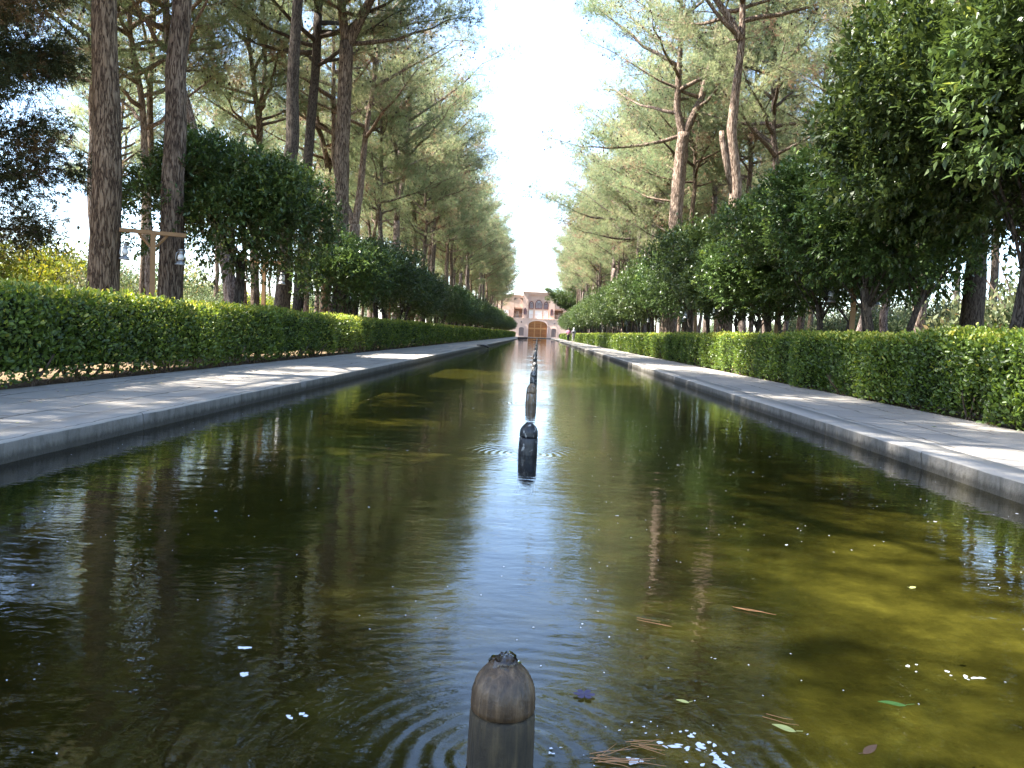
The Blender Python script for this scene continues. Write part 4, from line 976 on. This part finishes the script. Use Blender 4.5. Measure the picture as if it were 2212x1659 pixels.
# ring of foam/bubbles where water runs down each near nozzle
def leaf_obj(name, vx, vy, L_, W_, rot, mat, label):
    p = water_pt(vx, vy); k = 8; pts = []
    for i in range(k + 1): t_ = i / k; pts.append((t_ * L_ - L_ / 2, math.sin(math.pi * t_ ** .8) * W_ / 2))
    for i in range(k - 1, 0, -1): t_ = i / k; pts.append((t_ * L_ - L_ / 2, -math.sin(math.pi * t_ ** .8) * W_ / 2))
    b = MB(); V = [(x * math.cos(rot) - y * math.sin(rot), x * math.sin(rot) + y * math.cos(rot), .003 + .12 * abs(y) + .002 * math.sin(x * 60)) for x, y in pts]
    V += [(v[0], v[1], v[2] + .0012) for v in V]; n_ = len(pts)
    b.add(V, [tuple(range(n_))[::-1], tuple(range(n_, 2 * n_))] + [(i, (i + 1) % n_, n_ + (i + 1) % n_, n_ + i) for i in range(n_)])
    b.tube([(-L_ / 2 * math.cos(rot), -L_ / 2 * math.sin(rot), .004), (-L_ * .8 * math.cos(rot), -L_ * .8 * math.sin(rot) + .004, .006)], .0008, 4)
    o = b.build(name, M[mat]); o.location = (p.x, p.y, 0); tag(o, label, 'leaf'); return o
leaf_obj('fallen_leaf', 1693, 1574, .055, .024, R(155), 'yellow_leaf', 'pale yellow leaf floating near the foam patches')
leaf_obj('fallen_leaf', 1927, 1521, .07, .022, R(175), 'green_leaf', 'fresh green leaf floating over the sunlit algae')
leaf_obj('fallen_leaf', 1474, 1516, .032, .014, R(170), 'yellow_leaf', 'tiny yellow leaf floating between the violet flower and the foam')
leaf_obj('fallen_leaf', 1972, 1270, .03, .02, R(20), 'yellow_leaf', 'small yellow leaf floating far from the others by the sunny kerb')
leaf_obj('fallen_leaf', 1880, 1640 - 20, .06, .02, R(40), 'brown_leaf', 'curled brown leaf drifting near the lower picture edge')
p = water_pt(1262, 1502); r_ = MB()
for q in range(6):
    a = q * 1.047; pts = [(0, 0, .004)] + [(.026 * math.cos(a + d) * m_, .026 * math.sin(a + d) * m_, .004 + .003 * (m_ - .5)) for d, m_ in ((-.45, .7), (-.2, 1.05), (.2, 1.05), (.45, .7))]
    r_.add(pts, [tuple(range(5))])
o = r_.build('flower', M['petal']); o.location = (p.x, p.y, .0004); tag(o, 'violet flower head floating beside the ripples of the first nozzle', 'flower')
def needle_bunch(vx, vy, n_, L_, rot, label, sd_, spread=.12):
    p = water_pt(vx, vy); rr = np.random.default_rng(sd_); b = MB()
    for i in range(n_):
        a = rot + rr.normal(0, spread); s = rr.normal(0, .012); l = L_ * rr.uniform(.5, 1.0); x0 = rr.uniform(-.02, .02); c_ = rr.uniform(-.2, .2)
        pts = [(x0 + l * t_ * math.cos(a + c_ * t_), s + l * t_ * math.sin(a + c_ * t_), .004 + .004 * rr.uniform()) for t_ in (0, .33, .66, 1)]
        b.tube(pts, [.0008, .0008, .0007, .0004], 4)
    o = b.build('pine_needles', M['dry_needle']); o.location = (p.x, p.y, 0); tag(o, label, 'pine needles'); return o
needle_bunch(1290, 1640, 11, .13, R(18), 'tangle of rusty pine needles floating next to the foam', 4, .55)
needle_bunch(1370, 1606, 6, .10, R(-8), 'loose fan of rusty pine needles pointing away from the tangle', 5, .10)
needle_bunch(1665, 1555, 2, .09, R(-35), 'pair of pale pine needles floating by the yellow leaf', 6, .05)
needle_bunch(1590, 1315, 2, .16, R(-20), 'two long pine needles afloat in the reflection of the bright pines', 7, .05)
needle_bunch(1385, 1340, 3, .12, R(-18), 'faint pine needles floating at the edge of the reflected sky', 8, .1)
leaf_o = leaf_obj('fallen_leaf', 1990, 1000, .02, .01, 0, 'green_leaf', 'x')
bpy.data.objects.remove(leaf_o)
# a fallen leaf on the paving
b = MB(); b.add([(0, 0, .002), (.03, .012, .008), (.07, 0, .003), (.03, -.014, .009)], [(0, 1, 2), (0, 2, 3)]); o = b.build('fallen_leaf', M['green_leaf']); o.location = (4.12, 8.3, TOP + .004); tag(o, 'single green leaf lying on the flagstones of the sunny path', 'leaf')

# litter on the paving: dry needles and leaf crumbs, thickest along the hedges
rg = np.random.default_rng(91); n_ = 3600
yy = 3.5 + 30 * rg.uniform(0, 1, n_) ** 1.5; sg = np.where(rg.uniform(size=n_) < .5, -1, 1); u = rg.uniform(0, 1, n_) ** .45
xx = sg * (W + .1 + (PW - W - .1) * u); P = np.stack([xx, yy, np.full(n_, TOP + .004)], 1)
a = rg.uniform(0, 6.28, n_); D = np.stack([np.cos(a), np.sin(a), rg.uniform(-.02, .12, n_)], 1)
nd = rg.uniform(size=n_) < .55; LL = np.where(nd, rg.uniform(.05, .11, n_), rg.uniform(.012, .04, n_)); WW = np.where(nd, .003, LL * .6)
V, F, kk = leaves(P, D, LL, WW, rg, nrm=np.tile([0, 0, 6.], (n_, 1)), fold=.05)
o = add_mesh('leaf_litter', V, [F], [M['brown_leaf'], M['dry_needle'], M['yellow_leaf']], matidx=np.where(nd, 1, np.where(rg.uniform(size=n_) < .75, 0, 2)))
tag(o, 'dry needles and leaf crumbs scattered over the paving beside the hedges', 'leaf litter', None, 'stuff')
